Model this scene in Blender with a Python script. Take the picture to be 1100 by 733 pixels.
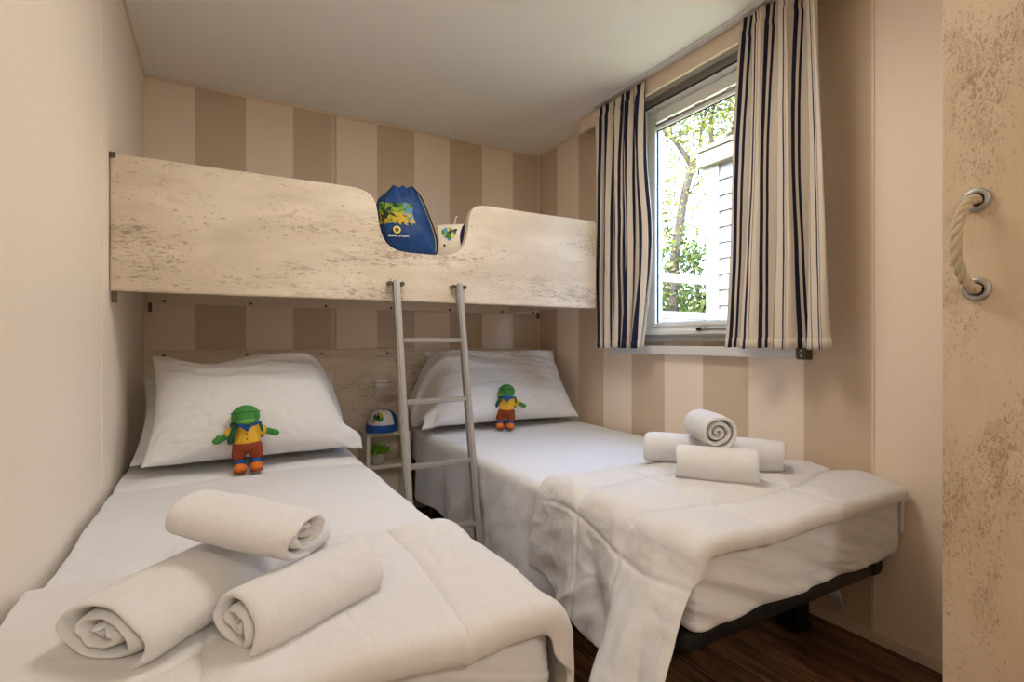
import bpy, bmesh, math, random
from mathutils import Vector, Matrix, noise, Euler
from math import sin, cos, pi, radians, sqrt, exp

random.seed(7)
SC = bpy.context.scene
COL = SC.collection
for o in list(bpy.data.objects):
    bpy.data.objects.remove(o, do_unlink=True)

# ------------------------------------------------------------------ camera, light, exposure
cam_d = bpy.data.cameras.new('camera')
cam = bpy.data.objects.new('camera', cam_d)
COL.objects.link(cam)
cam.location = (0, 0, .933)
cam.rotation_euler = (pi / 2, 0, radians(-29.4))
cam_d.sensor_width = 36
cam_d.lens = 36 * 558 / 1100
cam_d.clip_start = .02
SC.camera = cam
SC.view_settings.view_transform = 'Standard'
SC.view_settings.look = 'None'
SC.view_settings.gamma = 1
SC.view_settings.use_curve_mapping = False
SC.view_settings.exposure = 0.36
SC.cycles.max_bounces = 10
SC.cycles.diffuse_bounces = 6
SC.cycles.transparent_max_bounces = 12
SC.cycles.sample_clamp_indirect = 6

world = bpy.data.worlds.new('sky')
SC.world = world
world.use_nodes = True
wn = world.node_tree
wn.nodes.clear()
sky = wn.nodes.new('ShaderNodeTexSky')
sky.sky_type = 'NISHITA'
sky.sun_disc = False
sky.sun_elevation = radians(52)
sky.sun_rotation = radians(250)
sky.dust_density = 3.0
bgn = wn.nodes.new('ShaderNodeBackground')
bgn.inputs['Strength'].default_value = 3.3
won = wn.nodes.new('ShaderNodeOutputWorld')
wn.links.new(sky.outputs[0], bgn.inputs[0])
wn.links.new(bgn.outputs[0], won.inputs[0])

sun_d = bpy.data.lights.new('sun', 'SUN')
sun_d.energy = 3.0
sun_d.angle = radians(1.5)
sun_d.color = (1, .95, .86)
sun = bpy.data.objects.new('sun', sun_d)
COL.objects.link(sun)
sun.rotation_euler = Vector((.62, .30, -.72)).to_track_quat('-Z', 'Y').to_euler()

FILL_LAMP_POWER = 6.4          # added ceiling lamp out of view, lifts the room light
HALL_POWER = 19.0         # ceiling lamp of the hallway behind the camera, through the open doorway

# ------------------------------------------------------------------ helpers
def lin(c):
    return tuple(((v / 12.92) if v <= .04045 else ((v + .055) / 1.055) ** 2.4) for v in c)

def rgb(r, g, b):
    return lin((r / 255, g / 255, b / 255)) + (1,)

class NT:
    def __init__(s, name):
        s.m = bpy.data.materials.new(name)
        s.m.use_nodes = True
        s.t = s.m.node_tree
        s.b = s.t.nodes['Principled BSDF']
    def n(s, typ, **kw):
        nd = s.t.nodes.new(typ)
        for k, v in kw.items():
            setattr(nd, k, v)
        return nd
    def l(s, a, b):
        s.t.links.new(a, b)
    def val(s, nd, i, v):
        if hasattr(v, 'is_linked') or isinstance(v, bpy.types.NodeSocket):
            s.l(v, nd.inputs[i])
        else:
            nd.inputs[i].default_value = v
    def math(s, op, a, b=0.0, c=0.0, clamp=False):
        nd = s.n('ShaderNodeMath', operation=op, use_clamp=clamp)
        s.val(nd, 0, a); s.val(nd, 1, b); s.val(nd, 2, c)
        return nd.outputs[0]
    def mix(s, fac, a, b):
        nd = s.n('ShaderNodeMix', data_type='RGBA')
        s.val(nd, 0, fac); s.val(nd, 6, a); s.val(nd, 7, b)
        return nd.outputs[2]
    def obj(s):
        return s.n('ShaderNodeTexCoord').outputs['Object']
    def uv(s):
        return s.n('ShaderNodeTexCoord').outputs['UV']
    def sep(s, v):
        nd = s.n('ShaderNodeSeparateXYZ'); s.l(v, nd.inputs[0])
        return nd.outputs
    def mapv(s, v, scale=(1, 1, 1), loc=(0, 0, 0), rot=(0, 0, 0)):
        nd = s.n('ShaderNodeMapping'); s.l(v, nd.inputs[0])
        nd.inputs['Scale'].default_value = scale
        nd.inputs['Location'].default_value = loc
        nd.inputs['Rotation'].default_value = rot
        return nd.outputs[0]
    def noise(s, v, scale=5, detail=4, rough=.55, dist=0):
        nd = s.n('ShaderNodeTexNoise')
        s.l(v, nd.inputs['Vector'])
        nd.inputs['Scale'].default_value = scale
        nd.inputs['Detail'].default_value = detail
        nd.inputs['Roughness'].default_value = rough
        nd.inputs['Distortion'].default_value = dist
        return nd.outputs['Fac']
    def ramp(s, v, a, b, smooth=True):
        nd = s.n('ShaderNodeMapRange')
        if smooth: nd.interpolation_type = 'SMOOTHSTEP'
        s.l(v, nd.inputs[0])
        nd.inputs[1].default_value = a; nd.inputs[2].default_value = b
        return nd.outputs[0]
    def bump(s, h, strength=.3, dist=.01):
        nd = s.n('ShaderNodeBump')
        nd.inputs['Strength'].default_value = strength
        nd.inputs['Distance'].default_value = dist
        s.l(h, nd.inputs['Height'])
        s.l(nd.outputs[0], s.b.inputs['Normal'])
    def fin(s, col, rough=.6, metal=0, spec=None):
        s.val(s.b, 'Base Color', col)
        s.val(s.b, 'Roughness', rough)
        s.b.inputs['Metallic'].default_value = metal
        if spec is not None:
            s.b.inputs['Specular IOR Level'].default_value = spec
        return s.m

def plain(name, col, rough=.6, metal=0, var=.06, scale=30, bump=0, spec=None):
    t = NT(name)
    o = t.obj()
    nf = t.noise(o, scale, 3)
    dark = tuple(c * (1 - var) for c in col[:3]) + (1,)
    lite = tuple(min(1, c * (1 + var)) for c in col[:3]) + (1,)
    if bump:
        t.bump(t.noise(o, scale * 8, 3), bump, .002)
    return t.fin(t.mix(nf, dark, lite), rough, metal, spec)

def striped_wall(name, axis, offset, period, light, dark):
    t = NT(name)
    xyz = t.sep(t.obj())
    c = t.math('FRACT', t.math('DIVIDE', t.math('SUBTRACT', xyz[axis], offset), period))
    f = t.math('LESS_THAN', c, .5)
    col = t.mix(f, light, dark)
    t.bump(t.noise(t.obj(), 400, 2), .05, .001)
    return t.fin(col, .55, 0, .3)

def distressed(name, grain, base, pale, brown, fleck=.53, seed=0.0, stretch=.3, fs=150, amt=.6):
    """whitewashed worn wood, flecks stretched along the grain axis"""
    t = NT(name)
    o = t.obj()
    sc = [1, 1, 1]; sc[grain] = stretch
    v = t.mapv(o, tuple(sc), (seed, seed * .7, seed * 1.3))
    patch = t.noise(v, 5.5, 5, .6)
    fine = t.noise(v, fs, 4, .62, .8)
    mid = t.noise(v, 30, 6, .7, .8)
    m1 = t.ramp(t.math('ADD', fine, t.math('MULTIPLY', t.math('SUBTRACT', patch, .5), .75)), fleck, fleck + .10)
    m2 = t.ramp(t.math('ADD', mid, t.math('MULTIPLY', t.math('SUBTRACT', patch, .5), .9)), .54, .72)
    c0 = t.mix(t.ramp(t.noise(v, 9, 4), .35, .7), base, pale)
    c1 = t.mix(t.math('MULTIPLY', m2, amt * .45), c0, brown)
    c2 = t.mix(t.math('MULTIPLY', m1, amt), c1, brown)
    t.bump(t.math('SUBTRACT', 1.0, m1), .25, .002)
    return t.fin(c2, .5, 0, .35)

def cotton(name, col, wr=.25, scale=9, fine=.12):
    t = NT(name)
    o = t.obj()
    h = t.math('ADD', t.math('MULTIPLY', t.noise(t.mapv(o, (1, .55, 1)), scale, 5, .6, 1.2), 1.0),
               t.math('MULTIPLY', t.noise(o, 600, 2), fine * .1))
    rd = t.ramp(t.math('ABSOLUTE', t.math('SUBTRACT', t.noise(t.mapv(o, (1, .6, .8), (3, 1, 2)), scale * .8, 4, .5, 1.6), .5)), 0, .045)
    h = t.math('ADD', h, t.math('MULTIPLY', rd, .05))
    t.bump(h, wr, .02)
    t.b.inputs['Sheen Weight'].default_value = .15
    return t.fin(col, .85, 0, .2)

def terry(name, col):
    t = NT(name)
    o = t.obj()
    h = t.math('ADD', t.noise(o, 420, 3, .7), t.math('MULTIPLY', t.noise(o, 45, 4), .9))
    t.bump(h, .55, .004)
    t.b.inputs['Sheen Weight'].default_value = .3
    return t.fin(t.mix(t.noise(o, 60, 3), tuple(c * .93 for c in col[:3]) + (1,), col), .95, 0, .1)

M = {}
M['wall_cream'] = plain('cream_wall_panel', rgb(238, 226, 210), .5, var=.012, scale=2, spec=.35)
WL, WD = rgb(236, 220, 202), rgb(205, 184, 161)
M['wall_back'] = striped_wall('striped_wallpaper_back', 0, -.099, .4205, WL, WD)
M['wall_right'] = striped_wall('striped_wallpaper_right', 1, .8605, .4335, WL, WD)
M['ceiling'] = plain('ceiling_paint', rgb(240, 238, 234), .6, var=.01, scale=2)
M['trim'] = plain('pale_trim', rgb(226, 208, 186), .5, var=.02)
M['wood_bunk'] = distressed('whitewashed_wood_bunk', 0, rgb(202, 188, 167), rgb(220, 208, 190), rgb(136, 114, 92), .585, 1.3, .30, 150, .62)
M['wood_head'] = distressed('whitewashed_wood_headboard', 0, rgb(214, 198, 174), rgb(226, 212, 190), rgb(156, 136, 114), .60, 4.1, .3, 150, .6)
M['wood_ward'] = distressed('whitewashed_wood_wardrobe', 2, rgb(204, 182, 153), rgb(214, 195, 168), rgb(144, 118, 92), .575, 8.2, .45, 230, .6)
M['wood_night'] = distressed('whitewashed_wood_nightstand', 0, rgb(222, 212, 196), rgb(230, 222, 208), rgb(160, 140, 118), .66, 2.2)
M['cotton'] = cotton('white_cotton', rgb(219, 220, 222), .12)
M['cotton_pillow'] = cotton('white_pillow_cotton', rgb(216, 216, 216), .30, 7)
M['quilt'] = cotton('white_quilt_cotton', rgb(215, 213, 211), .20, 7)
M['terry'] = terry('white_terry', rgb(228, 227, 226))
M['black_metal'] = plain('black_steel', rgb(15, 17, 21), .4, var=.1, spec=.5)
M['alu'] = plain('brushed_aluminium', rgb(172, 170, 166), .42, .55, var=.05, scale=60)
M['dark_metal'] = plain('dark_bracket_metal', rgb(92, 82, 70), .45, .5)
M['chrome'] = plain('satin_chrome', rgb(190, 188, 184), .22, .95)
M['white_plastic'] = plain('white_plastic', rgb(236, 236, 234), .35, var=.01)
M['window_white'] = plain('window_white_pvc', rgb(226, 227, 222), .35, var=.01, spec=.5)
M['window_grey'] = plain('window_grey_metal', rgb(146, 144, 138), .4, .3, var=.03)
M['rubber'] = plain('black_rubber', rgb(20, 20, 20), .7)
M['rail_white'] = plain('white_rail_paint', rgb(214, 212, 210), .45, var=.02)
M['cassette'] = plain('beige_shutter_box', rgb(214, 205, 192), .5, var=.02)

def wood_floor():
    t = NT('dark_plank_floor')
    o = t.obj()
    x = t.sep(o)
    w = .118
    cell = t.math('FLOOR', t.math('DIVIDE', x[0], w))
    fr = t.math('FRACT', t.math('DIVIDE', x[0], w))
    comb = t.n('ShaderNodeCombineXYZ')
    t.l(t.math('MULTIPLY', x[0], 1.0), comb.inputs[0])
    t.l(t.math('ADD', t.math('MULTIPLY', x[1], .09), t.math('MULTIPLY', cell, 3.7)), comb.inputs[1])
    g = t.noise(comb.outputs[0], 34, 6, .65, .6)
    wn_ = t.n('ShaderNodeTexWhiteNoise', noise_dimensions='1D')
    t.l(cell, wn_.inputs['W'])
    c = t.mix(t.ramp(g, .3, .72), rgb(58, 38, 25), rgb(156, 114, 80))
    c = t.mix(t.math('MULTIPLY', wn_.outputs[0], .45), c, rgb(62, 42, 29))
    gap = t.math('LESS_THAN', t.math('MINIMUM', fr, t.math('SUBTRACT', 1.0, fr)), .016)
    c = t.mix(gap, c, rgb(14, 9, 6))
    t.bump(t.math('SUBTRACT', g, gap), .12, .003)
    return t.fin(c, .42, 0, .4)
M['floor'] = wood_floor()

def glass_mat():
    t = NT('window_glass')
    t.t.nodes.remove(t.b)
    tr = t.n('ShaderNodeBsdfTransparent'); tr.inputs[0].default_value = (.97, .98, .98, 1)
    gl = t.n('ShaderNodeBsdfGlossy'); gl.inputs['Roughness'].default_value = .02
    lw = t.n('ShaderNodeLayerWeight'); lw.inputs[0].default_value = .5
    fr = t.math('ADD', .03, t.math('MULTIPLY', t.math('POWER', lw.outputs['Facing'], 4.0), .6))
    mx = t.n('ShaderNodeMixShader')
    t.l(fr, mx.inputs[0]); t.l(tr.outputs[0], mx.inputs[1]); t.l(gl.outputs[0], mx.inputs[2])
    out = t.t.nodes['Material Output']
    t.l(mx.outputs[0], out.inputs[0])
    return t.m
M['glass'] = glass_mat()

def stripe_cloth(name, period, stripes, base):
    """stripes: list of (start, end, colour) in metres across the cloth (UV u in metres)"""
    t = NT(name)
    u = t.sep(t.uv())[0]
    c = t.math('MULTIPLY', t.math('FRACT', t.math('DIVIDE', u, period)), period)
    col = base
    for a, b, cc in stripes:
        f = t.math('MULTIPLY', t.math('GREATER_THAN', c, a), t.math('LESS_THAN', c, b))
        col = t.mix(f, col, cc)
    t.bump(t.noise(t.obj(), 900, 2), .15, .001)
    t.b.inputs['Sheen Weight'].default_value = .1
    # thin cloth lets a little daylight through
    t.fin(col, .85, 0, .15)
    tl = t.n('ShaderNodeBsdfTranslucent')
    t.val(tl, 0, col)
    mx = t.n('ShaderNodeMixShader'); mx.inputs[0].default_value = .12
    out = t.t.nodes['Material Output']
    t.l(t.b.outputs[0], mx.inputs[1]); t.l(tl.outputs[0], mx.inputs[2]); t.l(mx.outputs[0], out.inputs[0])
    return t.m
NAVY, TAN, CREAM = rgb(34, 36, 62), rgb(150, 112, 86), rgb(216, 206, 190)
M['curtain_narrow'] = stripe_cloth('narrow_striped_curtain', .040, [(.004, .0185, NAVY)], CREAM)
M['curtain_wide'] = stripe_cloth('wide_striped_curtain', .186,
    [(.008, .021, NAVY), (.030, .039, NAVY), (.072, .075, TAN), (.112, .115, TAN), (.142, .151, NAVY), (.160, .164, TAN)], CREAM)

# ---- mesh building
def link(name, me, mat=None, parent=None, smooth=True):
    o = bpy.data.objects.new(name, me)
    COL.objects.link(o)
    if mat is not None:
        me.materials.append(mat)
    if smooth:
        for p in me.polygons: p.use_smooth = True
    if parent is not None:
        o.parent = parent
    return o

def bobj(name, bm, mat=None, parent=None, smooth=False):
    me = bpy.data.meshes.new(name)
    bmesh.ops.recalc_face_normals(bm, faces=bm.faces)
    bm.to_mesh(me); bm.free()
    return link(name, me, mat, parent, smooth)

def tag(o, label=None, cat=None, group=None, kind=None):
    if label: o['label'] = label
    if cat: o['category'] = cat
    if group: o['group'] = group
    if kind: o['kind'] = kind
    return o

def empty(name, loc=(0, 0, 0), rot=(0, 0, 0)):
    o = bpy.data.objects.new(name, None)
    o.empty_display_size = .05
    COL.objects.link(o)
    o.location = loc; o.rotation_euler = rot
    return o

def box(bm, x0, x1, y0, y1, z0, z1, bev=0.0, seg=2):
    r = bmesh.ops.create_cube(bm, size=1)
    vs = r['verts']
    for v in vs:
        v.co = Vector((x0 + (v.co.x + .5) * (x1 - x0), y0 + (v.co.y + .5) * (y1 - y0), z0 + (v.co.z + .5) * (z1 - z0)))
    if bev:
        es = list({e for v in vs for e in v.link_edges})
        bmesh.ops.bevel(bm, geom=es, offset=bev, segments=seg, profile=.5, affect='EDGES')

def boxo(name, dims, mat, parent=None, bev=0.0):
    bm = bmesh.new()
    box(bm, *dims, bev=bev)
    return bobj(name, bm, mat, parent)

def tube(bm, pts, rad, n=10, caps=True, closed=False):
    pts = [Vector(p) for p in pts]
    k = len(pts)
    rads = rad if isinstance(rad, (list, tuple)) else [rad] * k
    rings = []
    up = None
    for i, p in enumerate(pts):
        if closed:
            d = pts[(i + 1) % k] - pts[i - 1]
        else:
            d = pts[min(i + 1, k - 1)] - pts[max(i - 1, 0)]
        d.normalize()
        if up is None:
            up = Vector((0, 0, 1)) if abs(d.z) < .9 else Vector((1, 0, 0))
        a = (up - d * up.dot(d)).normalized()
        up = a
        b = d.cross(a)
        rings.append([bm.verts.new(p + (a * cos(2 * pi * j / n) + b * sin(2 * pi * j / n)) * rads[i]) for j in range(n)])
    for i in range(k if closed else k - 1):
        r0, r1 = rings[i], rings[(i + 1) % k]
        for j in range(n):
            bm.faces.new((r0[j], r0[(j + 1) % n], r1[(j + 1) % n], r1[j]))
    if caps and not closed:
        bm.faces.new(rings[0][::-1]); bm.faces.new(rings[-1])

def lathe(bm, prof, n=28, c=(0, 0, 0)):
    rings = []
    for r, z in prof:
        rings.append([bm.verts.new((c[0] + r * cos(2 * pi * j / n), c[1] + r * sin(2 * pi * j / n), c[2] + z)) for j in range(n)])
    for a, b in zip(rings, rings[1:]):
        for j in range(n):
            bm.faces.new((a[j], a[(j + 1) % n], b[(j + 1) % n], b[j]))
    bm.faces.new(rings[0][::-1]); bm.faces.new(rings[-1])

def ellipsoid(bm, c, r, rot=None, seg=20, rings=14):
    res = bmesh.ops.create_uvsphere(bm, u_segments=seg, v_segments=rings, radius=1)
    for v in res['verts']:
        p = Vector((v.co.x * r[0], v.co.y * r[1], v.co.z * r[2]))
        if rot: p = rot @ p
        v.co = p + Vector(c)

def capsule(bm, a, b, ra, rb, n=14):
    a, b = Vector(a), Vector(b)
    d = (b - a).normalized()
    pts, rs = [], []
    for k in range(5):
        t = pi / 2 * (1 - k / 4)
        pts.append(a - d * ra * sin(t)); rs.append(max(ra * cos(t), .0004))
    for k in range(5):
        t = pi / 2 * k / 4
        pts.append(b + d * rb * sin(t)); rs.append(max(rb * cos(t), .0004))
    tube(bm, pts, rs, n)

def cylinder(bm, a, b, r, n=16):
    tube(bm, [a, b], r, n)

def prism(bm, poly, z0, z1, f=lambda x, y, z: (x, y, z)):
    lo = [bm.verts.new(f(x, y, z0)) for x, y in poly]
    hi = [bm.verts.new(f(x, y, z1)) for x, y in poly]
    n = len(poly)
    bm.faces.new(lo[::-1]); bm.faces.new(hi)
    for i in range(n):
        bm.faces.new((lo[i], lo[(i + 1) % n], hi[(i + 1) % n], hi[i]))

def catmull(pts, n=6):
    pts = [Vector(p) for p in pts]
    out = []
    for i in range(len(pts) - 1):
        p0 = pts[max(i - 1, 0)]; p1 = pts[i]; p2 = pts[i + 1]; p3 = pts[min(i + 2, len(pts) - 1)]
        for k in range(n):
            t = k / n
            out.append(.5 * ((2 * p1) + (p2 - p0) * t + (2 * p0 - 5 * p1 + 4 * p2 - p3) * t * t + (3 * p1 - p0 - 3 * p2 + p3) * t ** 3))
    out.append(pts[-1])
    return out

def grid(name, nu, nv, fn, mat, parent=None, thick=0.0, sub=0, uvf=None, offset=-1):
    me = bpy.data.meshes.new(name)
    vs = [tuple(fn(i / (nu - 1), j / (nv - 1))) for j in range(nv) for i in range(nu)]
    fs = [(j * nu + i, j * nu + i + 1, (j + 1) * nu + i + 1, (j + 1) * nu + i) for j in range(nv - 1) for i in range(nu - 1)]
    me.from_pydata(vs, [], fs)
    if uvf:
        uvl = me.uv_layers.new(name='UVMap')
        for p in me.polygons:
            for li in p.loop_indices:
                vi = me.loops[li].vertex_index
                uvl.data[li].uv = uvf((vi % nu) / (nu - 1), (vi // nu) / (nv - 1))
    o = link(name, me, mat, parent)
    if thick:
        m = o.modifiers.new('Solidify', 'SOLIDIFY'); m.thickness = thick; m.offset = offset
    if sub:
        m = o.modifiers.new('Subsurf', 'SUBSURF'); m.levels = sub; m.render_levels = sub
    return o

def fbm(x, y, z=0.0, octv=4):
    return noise.fractal(Vector((x, y, z)), .9, 2.1, octv)

def creases(x, y, z, sc, seed, width=.05):
    # thin valley lines like pressed or pulled cloth
    a = abs(fbm(x * sc + seed, y * sc + seed * .7, z * sc, 3))
    return max(0.0, 1 - a / width)

def sstep(a, b, x):
    t = max(0.0, min(1.0, (x - a) / (b - a)))
    return t * t * (3 - 2 * t)

def remeshed(name, bm, mat, parent, voxel=.004, smooth=6):
    me = bpy.data.meshes.new(name + '_raw')
    bmesh.ops.recalc_face_normals(bm, faces=bm.faces)
    bm.to_mesh(me); bm.free()
    t = bpy.data.objects.new(name + '_raw', me)
    COL.objects.link(t)
    m = t.modifiers.new('r', 'REMESH'); m.mode = 'VOXEL'; m.voxel_size = voxel
    s = t.modifiers.new('s', 'SMOOTH'); s.iterations = smooth; s.factor = .5
    dg = bpy.context.evaluated_depsgraph_get()
    out = bpy.data.meshes.new_from_object(t.evaluated_get(dg))
    bpy.data.objects.remove(t, do_unlink=True)
    bpy.data.meshes.remove(me)
    out.name = name
    out.materials.clear()
    return link(name, out, mat, parent)

# ------------------------------------------------------------------ room shell
XL, XR, YB, YF, ZC = -.29, 1.774, 2.80, -.80, 2.113
WT = .06
WY0, WY1, WZ0, WZ1 = 1.08, 1.885, .942, 2.095     # window opening in the right wall
def structure(o):
    o['kind'] = 'structure'; return o
structure(boxo('floor', (XL - WT, XR + WT, YF - WT, YB + WT, -.05, 0), M['floor']))
structure(boxo('ceiling', (XL - WT, XR + WT, YF - WT, YB + WT, ZC, ZC + .08), M['ceiling']))
structure(boxo('wall_left', (XL - WT, XL, YF, YB, 0, ZC), M['wall_cream']))
structure(boxo('wall_back', (XL - WT, XR + WT, YB, YB + WT, 0, ZC), M['wall_back']))
bm = bmesh.new()
box(bm, XR, XR + WT, YF, WY0, 0, ZC)
box(bm, XR, XR + WT, WY1, YB, 0, ZC)
box(bm, XR, XR + WT, WY0, WY1, 0, WZ0)
box(bm, XR, XR + WT, WY0, WY1, WZ1, ZC)
structure(bobj('wall_right', bm, M['wall_right']))
bm = bmesh.new()                                  # wall behind the camera with the open doorway
box(bm, XL - WT, -.12, YF - WT, YF, 0, ZC)
box(bm, .62, XR + WT, YF - WT, YF, 0, ZC)
box(bm, -.12, .62, YF - WT, YF, 2.0, ZC)
structure(bobj('wall_front', bm, M['wall_cream']))
# skirting strips, corner beads, cornice beads, panel joints
structure(boxo('baseboard_right', (XR - .010, XR, YF, YB, 0, .034), M['trim']))
structure(boxo('baseboard_left', (XL, XL + .008, YF, YB, 0, .034), M['trim']))
structure(boxo('baseboard_back', (XL, XR, YB - .008, YB, 0, .034), M['trim']))
structure(boxo('trim_1', (XR - .010, XR, YB - .010, YB, 0, ZC), M['trim'], bev=.003))
structure(boxo('trim_2', (XL, XR, YB - .010, YB, ZC - .012, ZC), M['trim'], bev=.003))
structure(boxo('trim_3', (XR - .010, XR, 2.215, YB, ZC - .012, ZC), M['trim'], bev=.003))
structure(boxo('trim_4', (XL, XL + .008, 1.2, YB, ZC - .010, ZC), M['trim'], bev=.003))
structure(boxo('trim_5', (XR - .0025, XR, .853, .861, .034, ZC), M['trim']))
structure(boxo('trim_6', (XL, XL + .0012, 1.86, 1.866, .034, ZC - .01), M['wall_cream']))
structure(boxo('trim_7', (.508, .515, YB - .0025, YB, .034, ZC - .012), M['trim']))

# ------------------------------------------------------------------ window (frame, sash, pane)
win = structure(empty('window_1', (XR, (WY0 + WY1) / 2, WZ0)))
def wpart(name, dims_list, mat, bev=.003):
    bm = bmesh.new()
    for d in dims_list:
        x0, x1, y0, y1, z0, z1 = d
        box(bm, x0 - XR, x1 - XR, y0 - (WY0 + WY1) / 2, y1 - (WY0 + WY1) / 2, z0 - WZ0, z1 - WZ0, bev)
    o = bobj(name, bm, mat, win)
    return o
def ring(x0, x1, y0, y1, z0, z1, w, wb=None, wt=None):
    wb = wb or w; wt = wt or w
    return [(x0, x1, y0, y0 + w, z0, z1), (x0, x1, y1 - w, y1, z0, z1),
            (x0, x1, y0 + w, y1 - w, z0, z0 + wb), (x0, x1, y0 + w, y1 - w, z1 - wt, z1)]
wpart('frame', ring(XR - .012, XR + .06, WY0, WY1, WZ0 + .02, 2.024, .038, .02, .012), M['window_white'])
wpart('sill', [(XR - .030, XR + .06, WY0 - .03, WY1 + .03, WZ0 - .014, WZ0 + .004), (XR - .016, XR + .06, WY0 - .02, WY1 + .02, WZ0 + .004, WZ0 + .020)], M['window_grey'])
wpart('sash', ring(XR + .012, XR + .05, WY0 + .04, WY1 - .04, .966, 2.008, .055, .05, .05), M['window_white'])
wpart('inner_bead', ring(XR + .004, XR + .02, WY0 + .078, WY1 - .078, 1.0, 1.945, .017, .017, .026), M['window_white'])
wpart('seal', ring(XR + .018, XR + .024, WY0 + .094, WY1 - .094, 1.016, 1.920, .004), M['rubber'], 0)
wpart('head_frame', [(XR - .014, XR + .06, WY0, WY1, 2.032, 2.064)], M['window_grey'])
wpart('head_seal', [(XR - .006, XR + .03, WY0, WY1, 2.024, 2.032)], M['rubber'], 0)
wpart('vent_slot', [(XR + .0025, XR + .006, WY0 + .10, WY1 - .10, 1.932, 1.9435)], M['window_grey'], 0)
for k in range(4):
    y = WY1 - .2 - k * .16
    wpart('vent_clip', [(XR - .001, XR + .004, y, y + .03, 1.931, 1.945)], M['chrome'], .001)
wpart('shutter_box', [(XR - .022, XR + .05, WY0 - .01, WY1 + .01, 2.066, ZC - .001)], M['cassette'])
wpart('pane', [(XR + .026, XR + .030, WY0 + .09, WY1 - .09, 1.01, 1.925)], M['glass'], 0)
hd = wpart('handle', [(XR - .020, XR - .008, 1.365, 1.52, .9795, .990), (XR - .012, XR + .012, 1.50, 1.53, .974, .994)], M['window_grey'], .003)
wpart('handle_catch', [(XR - .022, XR - .006, 1.505, 1.53, .976, .990)], M['rubber'], .002)

# pelmet strip under the ceiling with the curtain track
pel = tag(empty('curtain_pelmet', (1.70, 1.55, ZC - .072)), 'beige pelmet board under the ceiling above the window', 'pelmet')
bm = bmesh.new(); box(bm, -.026, -.010, -.665, .690, 0, .071, .002)
bobj('front_board', bm, M['trim'], pel)
for y in (.676, -.665):
    bm = bmesh.new(); box(bm, -.0095, .072, y, y + .014, 0, .071, .001)
    bobj('end_board', bm, M['trim'], pel)
bm = bmesh.new(); box(bm, -.066, -.034, -.66, .53, .064, .0715, .001)
bobj('curtain_track', bm, M['rail_white'], pel)

# white rail below the window
rail = tag(empty('window_rail', (XR, 1.56, .872)), 'slim white painted rail on the striped wall just below the window', 'rail')
bm = bmesh.new(); box(bm, -.034, -.0005, -.475, .513, 0, .039, .004)
bobj('bar', bm, M['rail_white'], rail)
bm = bmesh.new(); box(bm, -.036, -.0005, -.514, -.478, -.003, .042, .003)
br = bobj('end_bracket', bm, M['dark_metal'], rail)
for z in (.010, .028):
    bm = bmesh.new(); cylinder(bm, (-.038, -.496, z), (-.034, -.496, z), .005, 10)
    bobj('screw', bm, M['chrome'], br)

# ------------------------------------------------------------------ curtains
def curtain(name, label, y0, y1, y0t, y1t, x, z0, z1, cloth, mat, seed, amp, waves, hemz, thick=.0018, flare=0.0, skew=None):
    """pleated cloth hanging in the plane X = x from y0 to y1 (bottom) / y0t to y1t (top)"""
    rnd = random.Random(seed)
    ph = [rnd.uniform(0, 2 * pi) for _ in range(6)]
    def f(u, v):
        t = v                                    # 0 bottom, 1 top
        s = u + .030 * sin(2 * pi * waves * u + ph[0]) * (1 - .4 * t)
        yb = y0 + (y1 - y0) * u; yt = y0t + (y1t - y0t) * u
        k = t ** .8
        y = yb * (1 - k) + yt * k
        w = waves * (1 + .05 * sin(2.2 * t + ph[1]))
        fold = sin(2 * pi * w * s + ph[2] + .5 * sin(3 * t + ph[3]))
        fold2 = sin(2 * pi * w * 2.07 * s + ph[4] + .8 * t)
        y += .010 * sin(2 * pi * w * 2 * s + ph[2] + .6)
        a = amp * (1.0 - .30 * sstep(.93, .965, t) + .25 * sstep(.97, 1, t)) * (.8 + .4 * sin(5 * u + ph[5]) ** 2)
        xx = x + a * fold + a * .28 * fold2 + .006 * fbm(u * 4 + seed, t * 2.2)
        if skew: y += skew(u, t)
        z = z0 + (z1 - z0) * t
        z += hemz * fold * (1 - t)
        if t > .96: z += .012 * fold * (t - .96) / .04 - .006 * sin(7 * u) ** 2
        # tape gather
        xx -= .004 * math.exp(-((t - .945) / .008) ** 2)
        return (min(xx, XR - .014), y, z)
    th = tag(empty(name, (x, (y0 + y1) / 2, z1)), *label)
    arc = [0.0]
    for k in range(1, 301):
        a_, b_ = Vector(f((k - 1) / 300, .45)), Vector(f(k / 300, .45))
        arc.append(arc[-1] + (b_ - a_).length)
    def ul(u):
        q = u * 300; i = min(int(q), 299)
        return arc[i] + (arc[i + 1] - arc[i]) * (q - i)
    o = grid('curtain_cloth', 240, 60, lambda u, v: Vector(f(u, v)) - Vector((x, (y0 + y1) / 2, z1)), mat, th, thick, 0,
             lambda u, v: (ul(u), v * (z1 - z0)), 0)
    # hem band along the bottom
    zz = .030
    h = grid('hem', 240, 3, lambda u, v: Vector(f(u, v * zz)) - Vector((x + .0022, (y0 + y1) / 2, z1)), mat, th, .0015, 0,
             lambda u, v: (ul(u), v * zz), 0)
    return th
curtain('window_curtain', ('narrow-striped cream and navy curtain on the far side of the window beside the bunk', 'curtain'),
        2.070, 1.765, 2.070, 1.728, 1.650, .902, 2.096, .60, M['curtain_narrow'], 3, .016, 5.0, .003,
        skew=lambda u, t: -.070 * u ** 4 * math.exp(-((t - .40) / .3) ** 2))
curtain('window_curtain', ('wide cream curtain with navy and thin tan stripes at the near side of the window', 'curtain'),
        1.290, .900, 1.220, .945, 1.648, .908, 2.098, .74, M['curtain_wide'], 11, .027, 3.2, .003)

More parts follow.
